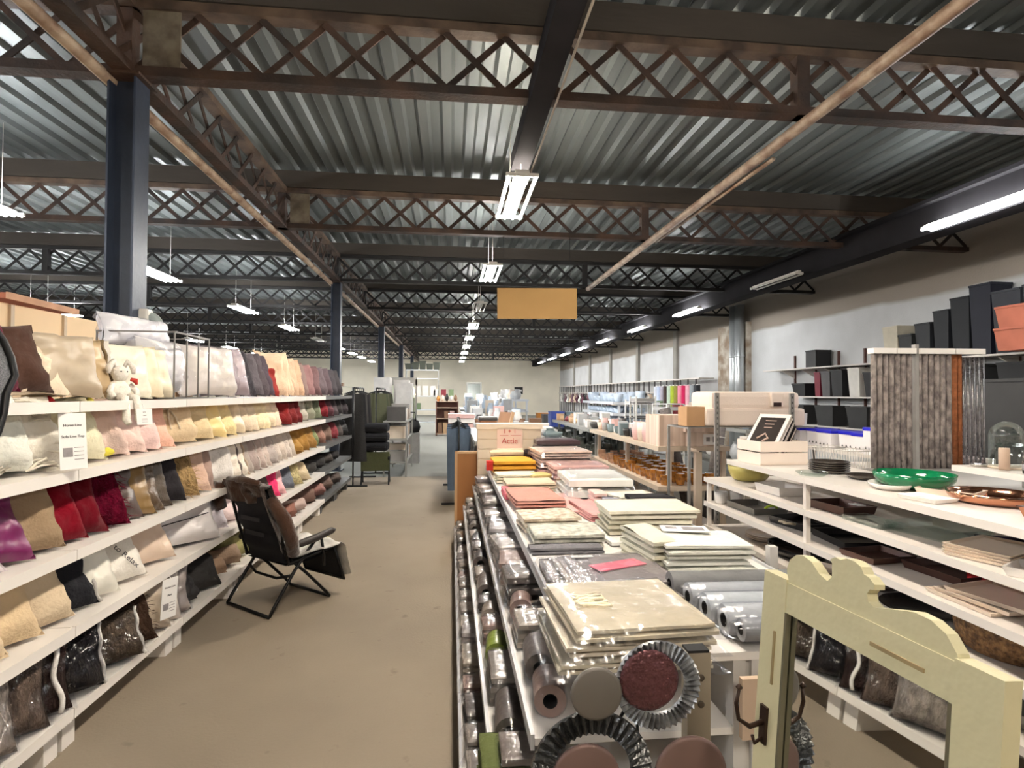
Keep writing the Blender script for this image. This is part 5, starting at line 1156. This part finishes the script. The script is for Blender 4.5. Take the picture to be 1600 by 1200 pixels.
def scatter(place, x0, x1, y0, y1, z, n, cols_, seed, hmax=.26, group=None, rows=2):
    """countable goods standing on one surface, in rows"""
    random.seed(seed); per = (n+rows-1)//rows; cnt = 0
    kinds = ['carton', 'vase', 'cup', 'bowl', 'planter']
    for r in range(rows):
        for j in range(per):
            x = x0+(x1-x0)*(r+.5)/rows+rnd(-.03, .03); y = y0+(y1-y0)*(j+.5)/per+rnd(-.03, .03); c = random.choice(cols_); kd = random.choice(kinds)
            sz = min((x1-x0)/rows, (y1-y0)/per)*.42; h = rnd(.4, 1.)*hmax
            w = ('front', 'second', 'third')[r]+' row'
            lab = '%s %s, %s in %s %s' % (c, kd, nth(j), w, place)
            if kd == 'carton': box_item(lab, (x, y, z), (sz*1.7, sz*1.7, h), c, group, rnd(-8, 8))
            elif kd == 'vase': vase_item(lab, (x, y, z), sz*.8, h, c, group)
            elif kd == 'cup': vase_item(lab, (x, y, z), sz*.7, min(h, .12), c, group, 'cup', 'cup', CUP)
            elif kd == 'bowl': bowl(lab, (x, y, z), sz*.95, min(h, .1), col(c), group=group, n=16)
            else: vase_item(lab, (x, y, z), sz*.85, h, c, group, 'planter', 'planter', PLNT)
for i, (c, y) in enumerate([('pink', 6.55), ('cream', 6.72), ('pink', 6.9)]):
    vase_item('%s ribbed vase, %s behind the plank-print cartons' % (('pink-mauve', 'cream striped', 'dusky pink')[i], nth(i)), (2.3, y, 1.097), .075, .22, c, 'ribbed vases', prof=[(.001, 0), (.8, 0), (.85, .02), (1, .5), (.95, 1), (.85, 1), (.8, .1), (.001, .08)])
scatter('above the amber glasses', 2.25, 2.9, 7.05, 9., 1.097, 36, ['grey', 'dark grey', 'white', 'cream', 'silver', 'pink', 'teal grey', 'black'], 3, .2, 'goods above the amber glasses', 3)
scatter('above the dark glassware', 2.25, 2.9, 9.15, 12.3, 1.097, 42, ['grey', 'brown', 'wine red', 'tan', 'white', 'silver', 'dark grey', 'black'], 4, .22, 'goods above the dark glassware', 3)
# blue boxes and grey bin
long_table('grey rack with blue storage boxes beyond the dark glassware', 2.2, 3.1, 12.5, 16, [.2, .92], GRYM)
box_item('royal blue storage box beside a grey one', (2.36, 12.8, .922), (.3, .4, .34), 'blue'); box_item('slate grey storage box right of the royal blue one', (2.72, 12.75, .922), (.36, .4, .33), 'teal grey')
for i in range(5): box_item('grey lidded box, %s behind the blue storage box' % nth(i), (2.45+.35*(i % 2), 13.4+.5*i, .922), (.3, .36, .22), ('teal grey', 'grey', 'dark grey', 'white', 'orange')[i], 'grey lidded boxes')
# pale blue crockery tower, white frames
t = long_table('white three-level stand of pale blue crockery', 3.15, 4.1, 11.0, 13.6, [1.05, 1.28, 1.5], mat('white_stand', (226, 230, 236), .4, .04), name='crockery_stand', cat='stand')
for zi, z in enumerate((1.052, 1.282, 1.502)):
    for j in range(9):
        for r in range(2):
            bowl('pale blue china bowl, %s along in the %s row of the %s level' % (nth(j), ('front', 'back')[r], ('lowest', 'middle', 'top')[zi]), (3.32+.45*r, 11.2+.27*j, z), .1, .1 if zi < 2 else rnd(.1, .22), col('pale blue'), group='pale blue china bowls', n=14)
FRW = mat('white_frame_metal', (228, 228, 224), .4, .04)
for i, (x, y) in enumerate([(3.2, 9.4), (3.35, 10.1), (3.3, 8.5)]):
    t = thing('display_stand', 'white metal display frame, %s of three behind the glassware racks' % nth(i), 'display frame', (x, y, 0), R(10*i), 'white metal display frames')
    for a in (-.16, .16):
        for b_ in (-.16, .16): MB().span(a-.012, a+.012, b_-.012, b_+.012, 0, 1.62-.06*i).build('upright', FRW, t)
    for k in range(5): MB().span(-.17, .17, -.17, .17, .5+.25*k, .515+.25*k).build('shelf_plate', col(('dark grey', 'black', 'silver')[i]), t)
    MB().box((0, 0, 1.56-.06*i), (.34, .34, .05)).build('top_plate', col(('grey', 'white', 'silver')[i]), t)
for i, (x, y, a) in enumerate([(3.3, 7.7, 14), (3.42, 7.4, -8)]):
    t = thing('rolled_rug', 'grey rolled rug leaning among the white display frames, %s one' % nth(i), 'rug', (x, y, 0), Euler((0, R(-a), 0)), 'rolled rugs')
    MB().cyl((0, 0, 0), (0, 0, 1.5-.1*i), .075, 16).build('roll', mat('grey_rug_pile', (120, 114, 112), .95, .3, 40, .4, 80), t); MB().tube([(.08*math.cos(a_), .08*math.sin(a_), 1.1) for a_ in [2*PI*k/14 for k in range(14)]], .005, 5, closed=True).build('tie_band', PAPER, t)
# coloured rolls standing on the wall racks, ornaments in front
long_table('grey long table of ornaments before the block wall', 4.6, 5.4, 8.6, 16, [.5, 1.1], GRYM)
scatter('on the ornament table before the block wall', 4.65, 5.35, 8.7, 15.8, 1.102, 66, ['white', 'grey', 'pale blue', 'cream', 'dark grey', 'green', 'silver', 'wine red', 'black'], 8, .4, 'ornaments before the block wall', 3)
scatter('on the lower level before the block wall', 4.65, 5.35, 8.7, 15.8, .502, 18, ['white', 'grey', 'dark grey', 'silver'], 9, .4, 'lower ornaments before the block wall', 1)

# ---------------------------------------------------------------- block wall: ducts, shelves, planters
STAIN = mat('stained_concrete_pier', (190, 182, 170), .9, .3, 3., .3, 20, rgb2=(136, 118, 100))
structure(MB().span(XR-.16, XR, 15.4, 17.1, 0, CH-.3).build('trim_1', STAIN))
for k, y in enumerate((20.6, 25., 29.5, 34, 38.5)): structure(MB().span(XR-.1, XR, y, y+.3, 0, CH).build('trim_%d' % (k+2), mat('grey_pier', (150, 146, 140), .9, .15, 2.)))
CHR = mat('chrome_duct', (190, 194, 196), .3, .1, 3., metal=.6)
for i, y in enumerate((15.5, 15.82)):
    t = thing('duct_pipe', 'shiny vertical metal duct on the block wall, %s of two' % ('nearer', 'farther')[i], 'duct', (XR-.3, y, 0), 0, 'shiny ducts'); b = MB(); b.cyl((0, 0, 0), (0, 0, 4.2), .13, 20); b.build('tube', CHR, t)
    for z in (1.4, 2.75): MB().lathe([(.131, -.03), (.14, -.02), (.14, .02), (.131, .03)], 20, (0, 0, z)).build('seam_band', CHR, t)
t = thing('bracket_shelf', 'long double wall shelf of dark planters on brown brackets', 'shelf', (XR-.45, 6.6, 0))
for z, a, c in ((2.28, 0, 7.4), (1.63, 0, 6.4), (1.0, 0, 6.8)): MB().span(0, .43, a, c, z-.03, z).build('shelf_board', mat('pale_wall_shelf', (206, 200, 194), .5, .05), t)
for k in range(9):
    y = .3+.8*k; b = MB(); b.span(.41, .45, y-.02, y+.02, .6, 2.62); b.build('wall_rail', mat('red_brown_rail', (86, 52, 44), .6, .2), t)
    b = MB(); b.add([(.42, y-.012, 2.06), (.42, y-.012, 2.25), (.06, y-.012, 2.25), (.42, y+.012, 2.06), (.42, y+.012, 2.25), (.06, y+.012, 2.25)], [(0, 1, 2), (5, 4, 3), (0, 3, 4, 1), (1, 4, 5, 2), (2, 5, 3, 0)]); b.build('bracket', mat('pale_wall_shelf', (0, 0, 0)), t)
def planter(label, y, z, w, h, c, x=XR-.26, taper=.82, d=None, name='planter', rz=0):
    t = thing(name, label, 'planter', (x, y, z), R(rz)); d = d or min(w, .38); m = mat('planter_%d_%d_%d' % c, c, .55, .15, 4., spec=.3)
    def ring(s, zz): return [(-d/2*s, -w/2*s, zz), (d/2*s, -w/2*s, zz), (d/2*s, w/2*s, zz), (-d/2*s, w/2*s, zz)]
    vs = ring(taper, 0)+ring(1, h)+ring(.9, h)+ring(taper*.9, .03); fs = [(0, 3, 2, 1), (12, 13, 14, 15)]
    for k in range(3): fs += [(4*k+i, 4*k+(i+1) % 4, 4*k+4+(i+1) % 4, 4*k+4+i) for i in range(4)]
    MB().add(vs, fs).build('pot', m, t); b = MB()
    for i in range(4):
        p, q = Vector(ring(1., h)[i]), Vector(ring(1., h)[(i+1) % 4]); b.bar(p, q, .025, .03)
    b.build('rim', m, t); return t
ZS = 2.282
planter('lone black cube planter on the top wall shelf, left of the tall ones', 12.05, ZS, .36, .36, (40, 40, 42), taper=1.)
planter('cream tapered planter on the top wall shelf', 9.72, ZS, .36, .62, (206, 198, 178))
planter('small dark grey planter beside the cream one', 9.36, ZS, .3, .44, (50, 52, 52), x=XR-.3)
planter('dark grey tall planter behind the small one', 9.02, ZS, .32, .6, (46, 48, 52))
planter('maroon planter half hidden among black ones', 8.72, ZS+.0, .26, .78, (70, 32, 34), x=XR-.12, d=.2)
planter('black planter with three pale studs on the top wall shelf', 8.62, ZS, .3, .76, (32, 34, 38), x=XR-.34, d=.2)
planter('tall black planter behind the studded one', 8.28, ZS, .34, .92, (26, 28, 32))
planter('tallest navy-black planter of the top wall shelf', 7.92, ZS, .36, 1.06, (26, 28, 40))
planter('wide dark slate planter next to the tallest one', 7.5, ZS, .44, .9, (48, 50, 56))
planter('broad charcoal planter nearest the terracotta troughs', 7.02, ZS, .46, .92, (52, 54, 58))
for i in range(2):
    planter('terracotta trough planter, %s of the stacked pair on the wall shelf' % ('lower', 'upper')[i], 7.0-.02*i, ZS+.3*i, .62, .3, (176, 102, 80), x=XR-.66, d=.36, taper=.86)
ZS2 = 1.632
for i, (y, w, h, c, l) in enumerate([(12.5, .5, .28, (26, 26, 28), 'low black box planter'), (11.95, .2, .52, (122, 38, 54), 'maroon tall planter'), (11.6, .3, .52, (84, 82, 84), 'grey planter'), (11.2, .36, .54, (34, 34, 36), 'black square planter'), (10.7, .34, .56, (214, 210, 204), 'white tapered planter'), (10.2, .4, .46, (32, 32, 34), 'black rounded planter'), (9.6, .6, .5, (28, 28, 32), 'wide black planter'), (8.9, .5, .45, (40, 40, 42), 'charcoal planter'), (8.2, .6, .5, (44, 46, 46), 'dark green-grey planter'), (7.4, .5, .5, (36, 36, 38), 'soot black planter')]):
    planter(l+' on the lower wall shelf, %s from its far end' % nth(i), y, ZS2, w, h, c)
for i in range(6): planter('dark box planter on the bottom wall shelf, %s from the far end' % nth(i), 12.6-1.0*i, 1.002, .6, .42, (46, 46, 46))
# floor-standing dark planters row behind the strip display
for i, (y, h) in enumerate([(5.4, 1.5), (4.7, 1.55), (4.0, 1.5)]): planter('tall dark grey display board behind the glass domes, %s of three' % nth(i), y, 0, .6, h+.25, (56, 56, 56), x=5.2, d=.3, taper=1., name='display_board').__setitem__('category', 'display board')
# far wall rack
t = thing('wall_rack', 'long wall rack with many thin dividers along the far block wall', 'rack', (XR-.6, 17.5, 0))
for z in (2.2, 1.75, 1.2): MB().span(0, .5, 0, 24, z-.04, z).build('shelf_board', mat('pale_wall_shelf', (0, 0, 0)), t)
for k in range(38): MB().span(.02, .06, .3+.63*k, .34+.63*k, .2, 2.2).build('divider', mat('dark_divider', (74, 70, 70), .6), t)
random.seed(5)
RC = [('white', (222, 226, 236)), ('pale blue', (190, 202, 226)), ('lilac grey', (176, 170, 182)), ('dark brown', (70, 56, 52)), ('pale green', (190, 206, 190)), ('lime green', (164, 180, 60)), ('olive', (136, 132, 60)), ('pink', (222, 140, 156)), ('raspberry', (190, 36, 84)), ('pale pink', (228, 170, 182)), ('grey', (150, 156, 160)), ('charcoal', (64, 66, 70))]
for i, (n, c) in enumerate(RC):
    t = thing('cloth_roll', '%s upright cloth roll at the near end of the long wall rack' % n, 'roll', (XR-.85, 20.6-.32*i, 0), 0, 'upright cloth rolls'); MB().cyl((0, 0, 0), (0, 0, 1.95), .1, 14).build('cloth', fab(c), t); MB().cyl((0, 0, 1.95), (0, 0, 1.98), .03, 10).build('core', PAPER, t)
for i in range(26):
    c, rgb = random.choice([('mauve', (120, 90, 100)), ('white', (220, 218, 214)), ('black', (44, 42, 44)), ('plum', (96, 56, 70)), ('beige', (200, 180, 160)), ('grey', (140, 138, 138))])
    t = thing('hanging_garment', '%s garment hanging on the far wall rack, %s one' % (c, nth(i)), 'garment', (XR-.68, 22.+.72*i, 0), 0, 'garments on the far wall rack')
    b = MB(); b.sheet(lambda u, v: (.05*math.sin(v*9+i), (.24*v+.12)*(u-.5)*2*.9, 1.68-.55*v), 6, 5); b.sheet(lambda u, v: (.09+.05*math.sin(v*9+i), (.24*v+.12)*(u-.5)*2*.9, 1.68-.55*v), 6, 5); b.build('cloth', fab(rgb), t); MB().tube([(.05, 0, 1.68), (.05, 0, 1.745)], .006, 5).build('hanger', BLACKMT, t)

# ---------------------------------------------------------------- hanging cardboard sign
t = thing('hanging_sign', 'blank ochre cardboard sign hanging over the middle tables', 'sign', (1.28, 8.55, 2.78), (0, R(-.6), R(-3)))
MB().box((0, 0, .23), (1.2, .012, .46)).build('board', mat('ochre_cardboard', (158, 124, 76), .8, .08, 2.), t)
for s in (-1, 1): MB().tube([(s*.5, 0, .46), (s*.5, 0, CH-2.78)], .003, 5).build('wire', BLACKMT, t)

# ---------------------------------------------------------------- tables and racks beyond the end cabinet
tb = [(.3, 1.6, 7.2, 10.2), (.3, 1.6, 10.6, 13.6), (.3, 1.7, 14.2, 17.4), (.3, 1.7, 18, 21.5)]
names = ['first table behind the white end cabinet', 'second table behind the white end cabinet', 'third table behind the white end cabinet', 'fourth table behind the white end cabinet']
pals = [['brown', 'dark grey', 'grey', 'silver', 'white', 'pink', 'teal grey'], ['white', 'silver', 'dark grey', 'brown', 'pale blue', 'pink'], ['white', 'grey', 'pale blue', 'black', 'silver', 'cream'], ['white', 'pale blue', 'grey', 'cream', 'silver']]
for k, (x0, x1, y0, y1) in enumerate(tb):
    zt_ = [1.05, 1.0, 1.1, 1.15][k]
    long_table('grey goods rack, '+names[k], x0, x1, y0, y1, [.35, zt_], GRYM)
    scatter('on the '+names[k], x0+.03, x1-.03, y0+.1, y1-.1, zt_+.002, 30, pals[k], 40+k, (.22, .4, .5, .55)[k], 'goods on the '+names[k], 3)
long_table('white upper stand at the centre back of the hall', 1.5, 2.1, 15.5, 21, [.6, 1.2, 1.5], mat('white_stand', (0, 0, 0)), name='upper_stand', cat='stand')
scatter('on the white upper stand', 1.55, 2.05, 15.7, 20.8, 1.502, 14, ['white', 'silver', 'cream', 'grey'], 77, .3, 'goods on the upper stand', 1)
# pieces that stand out behind the cabinet
t = thing('frame_panel', 'orange and brown framed panel leaning among the goods behind the end cabinet', 'board', (.72, 8.2, 1.055), Euler((0, R(14), R(20)))); MB().box((0, 0, .17), (.03, .4, .34)).build('panel', mat('orange_brown_wood', (0, 0, 0)), t); MB().box((.0, -.2, .17), (.04, .03, .36)).build('rim', mat('pale_orange_wood', (0, 0, 0)), t)
t = thing('brown_case', 'brown leather case with dark lid behind the end cabinet', 'case', (.48, 7.6, 1.055)); MB().box((0, 0, .13), (.24, .3, .26), None, .03).build('body', mat('brown_leather', (130, 82, 52), .5, .2), t); MB().box((0, 0, .27), (.25, .31, .05), None, .02).build('lid', col('dark grey'), t)
t = thing('placard', 'small black placard with a white line on a stand in the centre back', 'sign', (1.9, 16.2, 1.502)); MB().cyl((0, 0, 0), (0, 0, .14), .012, 8).build('stand_pole', BLACKMT, t); MB().box((0, 0, .24), (.24, .02, .2)).build('board', BLACKPL, t); MB().box((0, -.011, .24), (.18, .003, .045)).build('white_line', PAPER, t)
t = thing('standing_mirror', 'tall grey framed mirror leaning at the centre back of the hall', 'mirror', (.9, 22.5, 0), Euler((R(-5), 0, 0))); MB().box((0, .02, 1.05), (.5, .02, 2.0)).build('glass', mat('grey_mirror_glass', (170, 178, 176), .15, .05, metal=.7), t)
b = MB(); b.box((-.27, 0, 1.05), (.05, .05, 2.1)).box((.27, 0, 1.05), (.05, .05, 2.1)).box((0, 0, 2.08), (.5, .05, .05)).box((0, 0, .03), (.5, .05, .05)); b.build('frame', GRYM, t)
# garments on the aisle end: jeans
def hanging(label, loc, w, h, rgb, rz, group, name='hanging_garment', cat='garment', legs=False):
    t = thing(name, label, cat, loc, R(rz), group); b = MB(); sd = rnd(0, 9)
    for s in (-1, 1):
        if legs:
            for q in (-1, 1): b.sheet(lambda u, v: (q*w*.26+(u-.5)*w*.5*(1-.25*v), s*.04*(1-.4*v)*math.sin(u*PI)+.01*math.sin(v*8+sd), -h*v), 6, 10)
        else: b.sheet(lambda u, v: ((u-.5)*w*(.75+.35*v), s*(.05+.02*math.sin(u*9+sd))*math.sin(u*PI)+.012*math.sin(u*16+v*3+sd), -h*v-.05*abs(u-.5)*(1-v)), 10, 8)
    b.build('cloth', fab(rgb), t); MB().tube([(-w*.36, 0, -.01), (0, 0, .05), (w*.36, 0, -.01)], .008, 6).tube([(0, 0, .05), (0, 0, .1), (.02, 0, .12), (.035, 0, .1)], .004, 5).build('hanger', BLACKMT, t); return t
def rail(label, x, y0, y1, z, group=None):
    t = thing('clothes_rail', label, 'clothes rail', (x, y0, 0), 0, group); L = y1-y0
    MB().cyl((0, 0, z), (0, L, z), .014, 8).build('hanging_bar', BLACKMT, t)
    for y in (0, L): MB().cyl((0, y, .02), (0, y, z), .014, 8).build('upright', BLACKMT, t); MB().cyl((-.25, y, .02), (.25, y, .02), .016, 8).build('floor_foot', BLACKMT, t)
    return t
rail('black clothes rail of jeans beside the aisle, past the end cabinet', .12, 8.6, 10.4, 1.22)
for i in range(7): hanging('blue-grey denim trousers on the aisle-side rail, %s pair from the near end' % nth(i), (.12, 8.7+.24*i, 1.12), .36, .92, ((92, 108, 128), (70, 84, 110), (110, 122, 136), (52, 58, 76), (96, 110, 126), (80, 92, 112), (60, 66, 82))[i], rnd(-20, 20)+0, 'denim trousers on the rail', 'denim_trousers', 'trousers', True)
for i in range(3): box_item('pink-striped folded textile pile, %s from the aisle end above the denim rail' % pos(i, 3), (.2, 11.2, 1.0+.09*i), (.5, .5, .08), ('pink', 'white', 'pink')[i], 'striped textile pile', name='textile_pile', cat='textile')
# back-left shelves
t = thing('brown_bookcase', 'open red-brown bookcase of boxes at the end of the aisle', 'bookcase', (-.15, 22.9, 0)); BRW = mat('red_brown_wood', (122, 82, 70), .6, .2, 4.)
for x in (-.42, .42): MB().span(x-.02, x+.02, -.2, .2, 0, 1.35).build('side_panel', BRW, t)
for z in (.08, .68, 1.1, 1.35): MB().span(-.4, .4, -.2, .2, z-.03, z).build('shelf_board', mat('pale_wood_shelf', (196, 170, 148), .6), t)
MB().span(-.4, .4, .18, .2, .08, 1.33).build('back_panel', BRW, t)
for i in range(5): box_item('brown carton in the red-brown bookcase, %s one' % nth(i), (-.42+.2*i if i < 3 else -.4+.22*(i-2), 22.84, (.082 if i < 3 else .682)), (.17, .26, .42 if i < 3 else .28), ('brown', 'tan', 'pink', 'brown', 'pink')[i], 'cartons in the bookcase')
for i, c in enumerate(['orange', 'cream', 'black', 'white', 'brown']): vase_item('%s ornament on top of the red-brown bookcase' % c, (-.5+.17*i, 22.85, 1.352), .07, .2+.04*(i % 3), c, 'ornaments on the bookcase')
t = thing('white_rack', 'white four-shelf rack of small goods left of the red-brown bookcase', 'shelf', (-1.25, 23.4, 0)); WS_ = [.5, 1.0, 1.55, 2.25, 2.6]
for z in WS_: MB().span(-.55, .75, -.2, .2, z-.03, z).build('shelf_board', mat('white_stand', (0, 0, 0)), t)
for x in (-.54, .74): MB().span(x-.02, x+.02, -.2, .2, 0, 2.7).build('upright', GRYM, t)
for i in range(4): box_item('white canister carton on the white rack, %s from the left end' % nth(i), (-1.62+.3*i, 23.3, 1.552), (.2, .2, .4), 'white', 'white canister cartons')
for i, c in enumerate(['green', 'white', 'wine red', 'green']): box_item('%s small box on the white rack, %s past the canisters' % (c, nth(i)), (-.9+.3*i if i else -1.3, 23.3, 1.552 if i else 1.002), (.2, .2, .26), c, 'small boxes on the white rack')
for i in range(5): planter('dark potted planter on top of the white rack, %s from the left' % nth(i), 23.3, 2.602, .26, .22+.05*(i % 3), (70, 74, 66), x=-1.7+.28*i)
t = thing('wardrobe', 'grey-green slim cabinet at the left of the aisle end', 'cabinet', (-1.3, 17.9, 0)); GG = mat('grey_green_paint', (128, 132, 112), .6, .1)
MB().span(-.2, .2, -.25, .25, 0, 1.5).build('body', GG, t); MB().span(-.19, .19, -.265, -.25, .05, 1.46).build('door', GG, t); MB().cyl((.14, -.285, .7), (.14, -.285, .85), .008, 6).build('handle', BRASS, C.objects[-1])
t = thing('table_lamp', 'lit warm table lamp standing on the grey-green slim cabinet', 'lamp', (-1.3, 17.9, 1.502)); MB().lathe([(.001, 0), (.08, 0), (.07, .02), (.02, .05), (.015, .16), (.001, .16)], 14).build('base', BRASS, t); MB().lathe([(.22, .1), (.15, .34)], 18).build('lamp_shade', glow('lamp_shade_glow', (1, .66, .34), 2.2), t)
t = thing('grey_archway', 'tall grey gate frame above the grey-green cabinet', 'archway', (-1.5, 18.6, 0)); b = MB(); b.span(-.42, -.37, -.03, .03, 0, 2.1).span(.37, .42, -.03, .03, 0, 2.1).span(-.42, .42, -.03, .03, 1.9, 2.15); b.build('frame', GRYM, t); MB().span(-.36, .36, -.005, .005, .05, 1.9).build('glass_panel', GLASS, t)
# coats, olive chair, dark cushions at the end of the cushion shelves
rail('black clothes rail of olive coats beyond the cushion shelving', -1.52, 12.0, 13.6, 1.75)
for i in range(6): hanging('olive-grey coat, %s from the near end of the black rail' % nth(i), (-1.52, 12.1+.27*i, 1.65), .5, .85, ((82, 84, 64), (72, 78, 62), (88, 88, 72), (68, 72, 58), (78, 80, 68), (62, 66, 56))[i], rnd(-12, 12), 'olive coats')
rail('dark clothes rail of black coats at the end of the cushion shelving', -1.70, 10.36, 11.5, 1.74)
for i in range(5): hanging('charcoal long coat, %s from the near end of the dark rail' % nth(i), (-1.72, 10.45+.22*i, 1.64), .46, 1.2, ((44, 43, 43), (34, 33, 36), (66, 64, 62), (34, 32, 36), (52, 50, 50))[i], rnd(-10, 10), 'charcoal coats')
t = thing('canvas_chair', 'olive canvas folding chair with black seat stack at the aisle edge', 'chair', (-1.36, 10.75, 0), R(4)); OLV = fab((82, 86, 60))
for x in (-.24, .24):
    MB().bar((x, -.2, 0), (x, .2, .5), .03).build('leg', BLACKMT, t); MB().bar((x, .2, 0), (x, -.2, .5), .03).build('leg', BLACKMT, t)
MB().box((0, -.16, .42), (.5, .03, .34), None, .01).build('canvas_panel', OLV, t); MB().box((0, .02, .5), (.5, .36, .03)).build('seat', OLV, t)
for i in range(3): t = thing('seat_pad', 'black seat pad, %s on the olive canvas chair' % pos(i, 3), 'cushion', (-1.36, 10.74+.02*i, .605+.0*i), 0, 'black seat pads'); MB().box((0, 0, .075+.17*i+0), (.46, .38, .15), None, .05).build('pad', fab((34, 34, 38)), t); MB().tube([(-.2, -.195, .075+.17*i), (.2, -.195, .075+.17*i)], .006, 5).build('piping', BLACKPL, t)
t = thing('clothes_heap_rack', 'low grey rack of pale folded clothes by the aisle edge', 'rack', (-1.1, 12.3, 0)); 
for z in (.3, .75, 1.1): MB().span(-.22, .25, -.8, .9, z-.03, z).build('shelf_board', GRYM, t)
for x in (-.2, .23):
    for y in (-.78, .88): MB().span(x-.015, x+.015, y-.015, y+.015, 0, 1.1).build('upright', GRYM, t)
for zi, z in enumerate((.302, .752, 1.102)):
    for j in range(5): box_item('%s folded garment pile, %s along on the %s shelf of the low grey rack' % (('grey', 'cream', 'dark grey', 'white', 'tan')[(j+zi) % 5], nth(j), ('bottom', 'middle', 'top')[zi]), (-1.08, 11.72+.31*j, z), (.36, .26, .2+.04*((j*3+zi) % 4)), ('grey', 'cream', 'dark grey', 'white', 'tan')[(j+zi) % 5], 'folded garment piles', name='garment_pile', cat='garment')
for i, (x, y, h) in enumerate([(-1.2, 15.2, 1.9), (-1.35, 16.2, 2.0), (-1.8, 15.6, 2.05)]): box_item('white tall wardrobe carton, %s of three along the left of the aisle end' % nth(i), (x, y, 0), (.4, .6, h), 'white', 'white wardrobe cartons', name='wardrobe_carton')
t = thing('black_bag', 'black bag with hanging straps on a low grey stand near the aisle end', 'bag', (-.95, 14.0, .7)); MB().lathe([(.001, 0), (.16, .02), (.19, .15), (.15, .3), (.05, .36), (.001, .36)], 16, (0, 0, 0), 1.2, .8).build('body', BLACKPL, t); MB().tube([(-.12, -.1, .3), (-.1, -.16, .5), (.1, -.16, .5), (.12, -.1, .3)], .015, 6).build('strap', BLACKPL, t)
box_item('grey low stand under the black bag', (-.95, 14.0, 0), (.4, .5, .698), 'grey', name='low_stand', cat='stand')
# rows further left, glimpsed above the cushions
for r in range(3):
    long_table('tall grey shelf row beyond the cushion shelving, %s row out' % nth(r), -6.6-3.*r, -5.6-3.*r, 8.0, 34, [.4, 1.0, 1.6, 2.0-.1*r], GRYM, name='shelf_row', cat='shelf')
    scatter('on the far shelf row, %s row out' % nth(r), -6.5-3*r, -5.7-3*r, 8.2, 33, 2.002-.1*r, 16, ['white', 'brown', 'wine red', 'grey', 'tan'], 60+r, .35, 'goods on the far shelf row %s' % ('A', 'B', 'C')[r], 1)
finish()
PART_LABELS = {'blue_lid': 'royal blue lid', 'brass_handle': 'brass handle', 'lime_handle': 'lime green handle', 'red_tab': 'red tab', 'pink_band': 'pink band', 'red_bow': 'red bow', 'top_rail': None, 'brown_strip': 'rust brown strip', 'clear_strip': 'clear strip', 'gusset_plate': 'grey gusset plate', 'care_tag': 'white care tag', 'yellow_patch': 'yellow patch', 'curled_handle': 'bone-coloured curled handle', 'red_tag': 'red tag', 'tassel': None}
for o in C.objects:
    l = PART_LABELS.get(o.name.split('.')[0])
    if l and o.parent: o['label'] = l
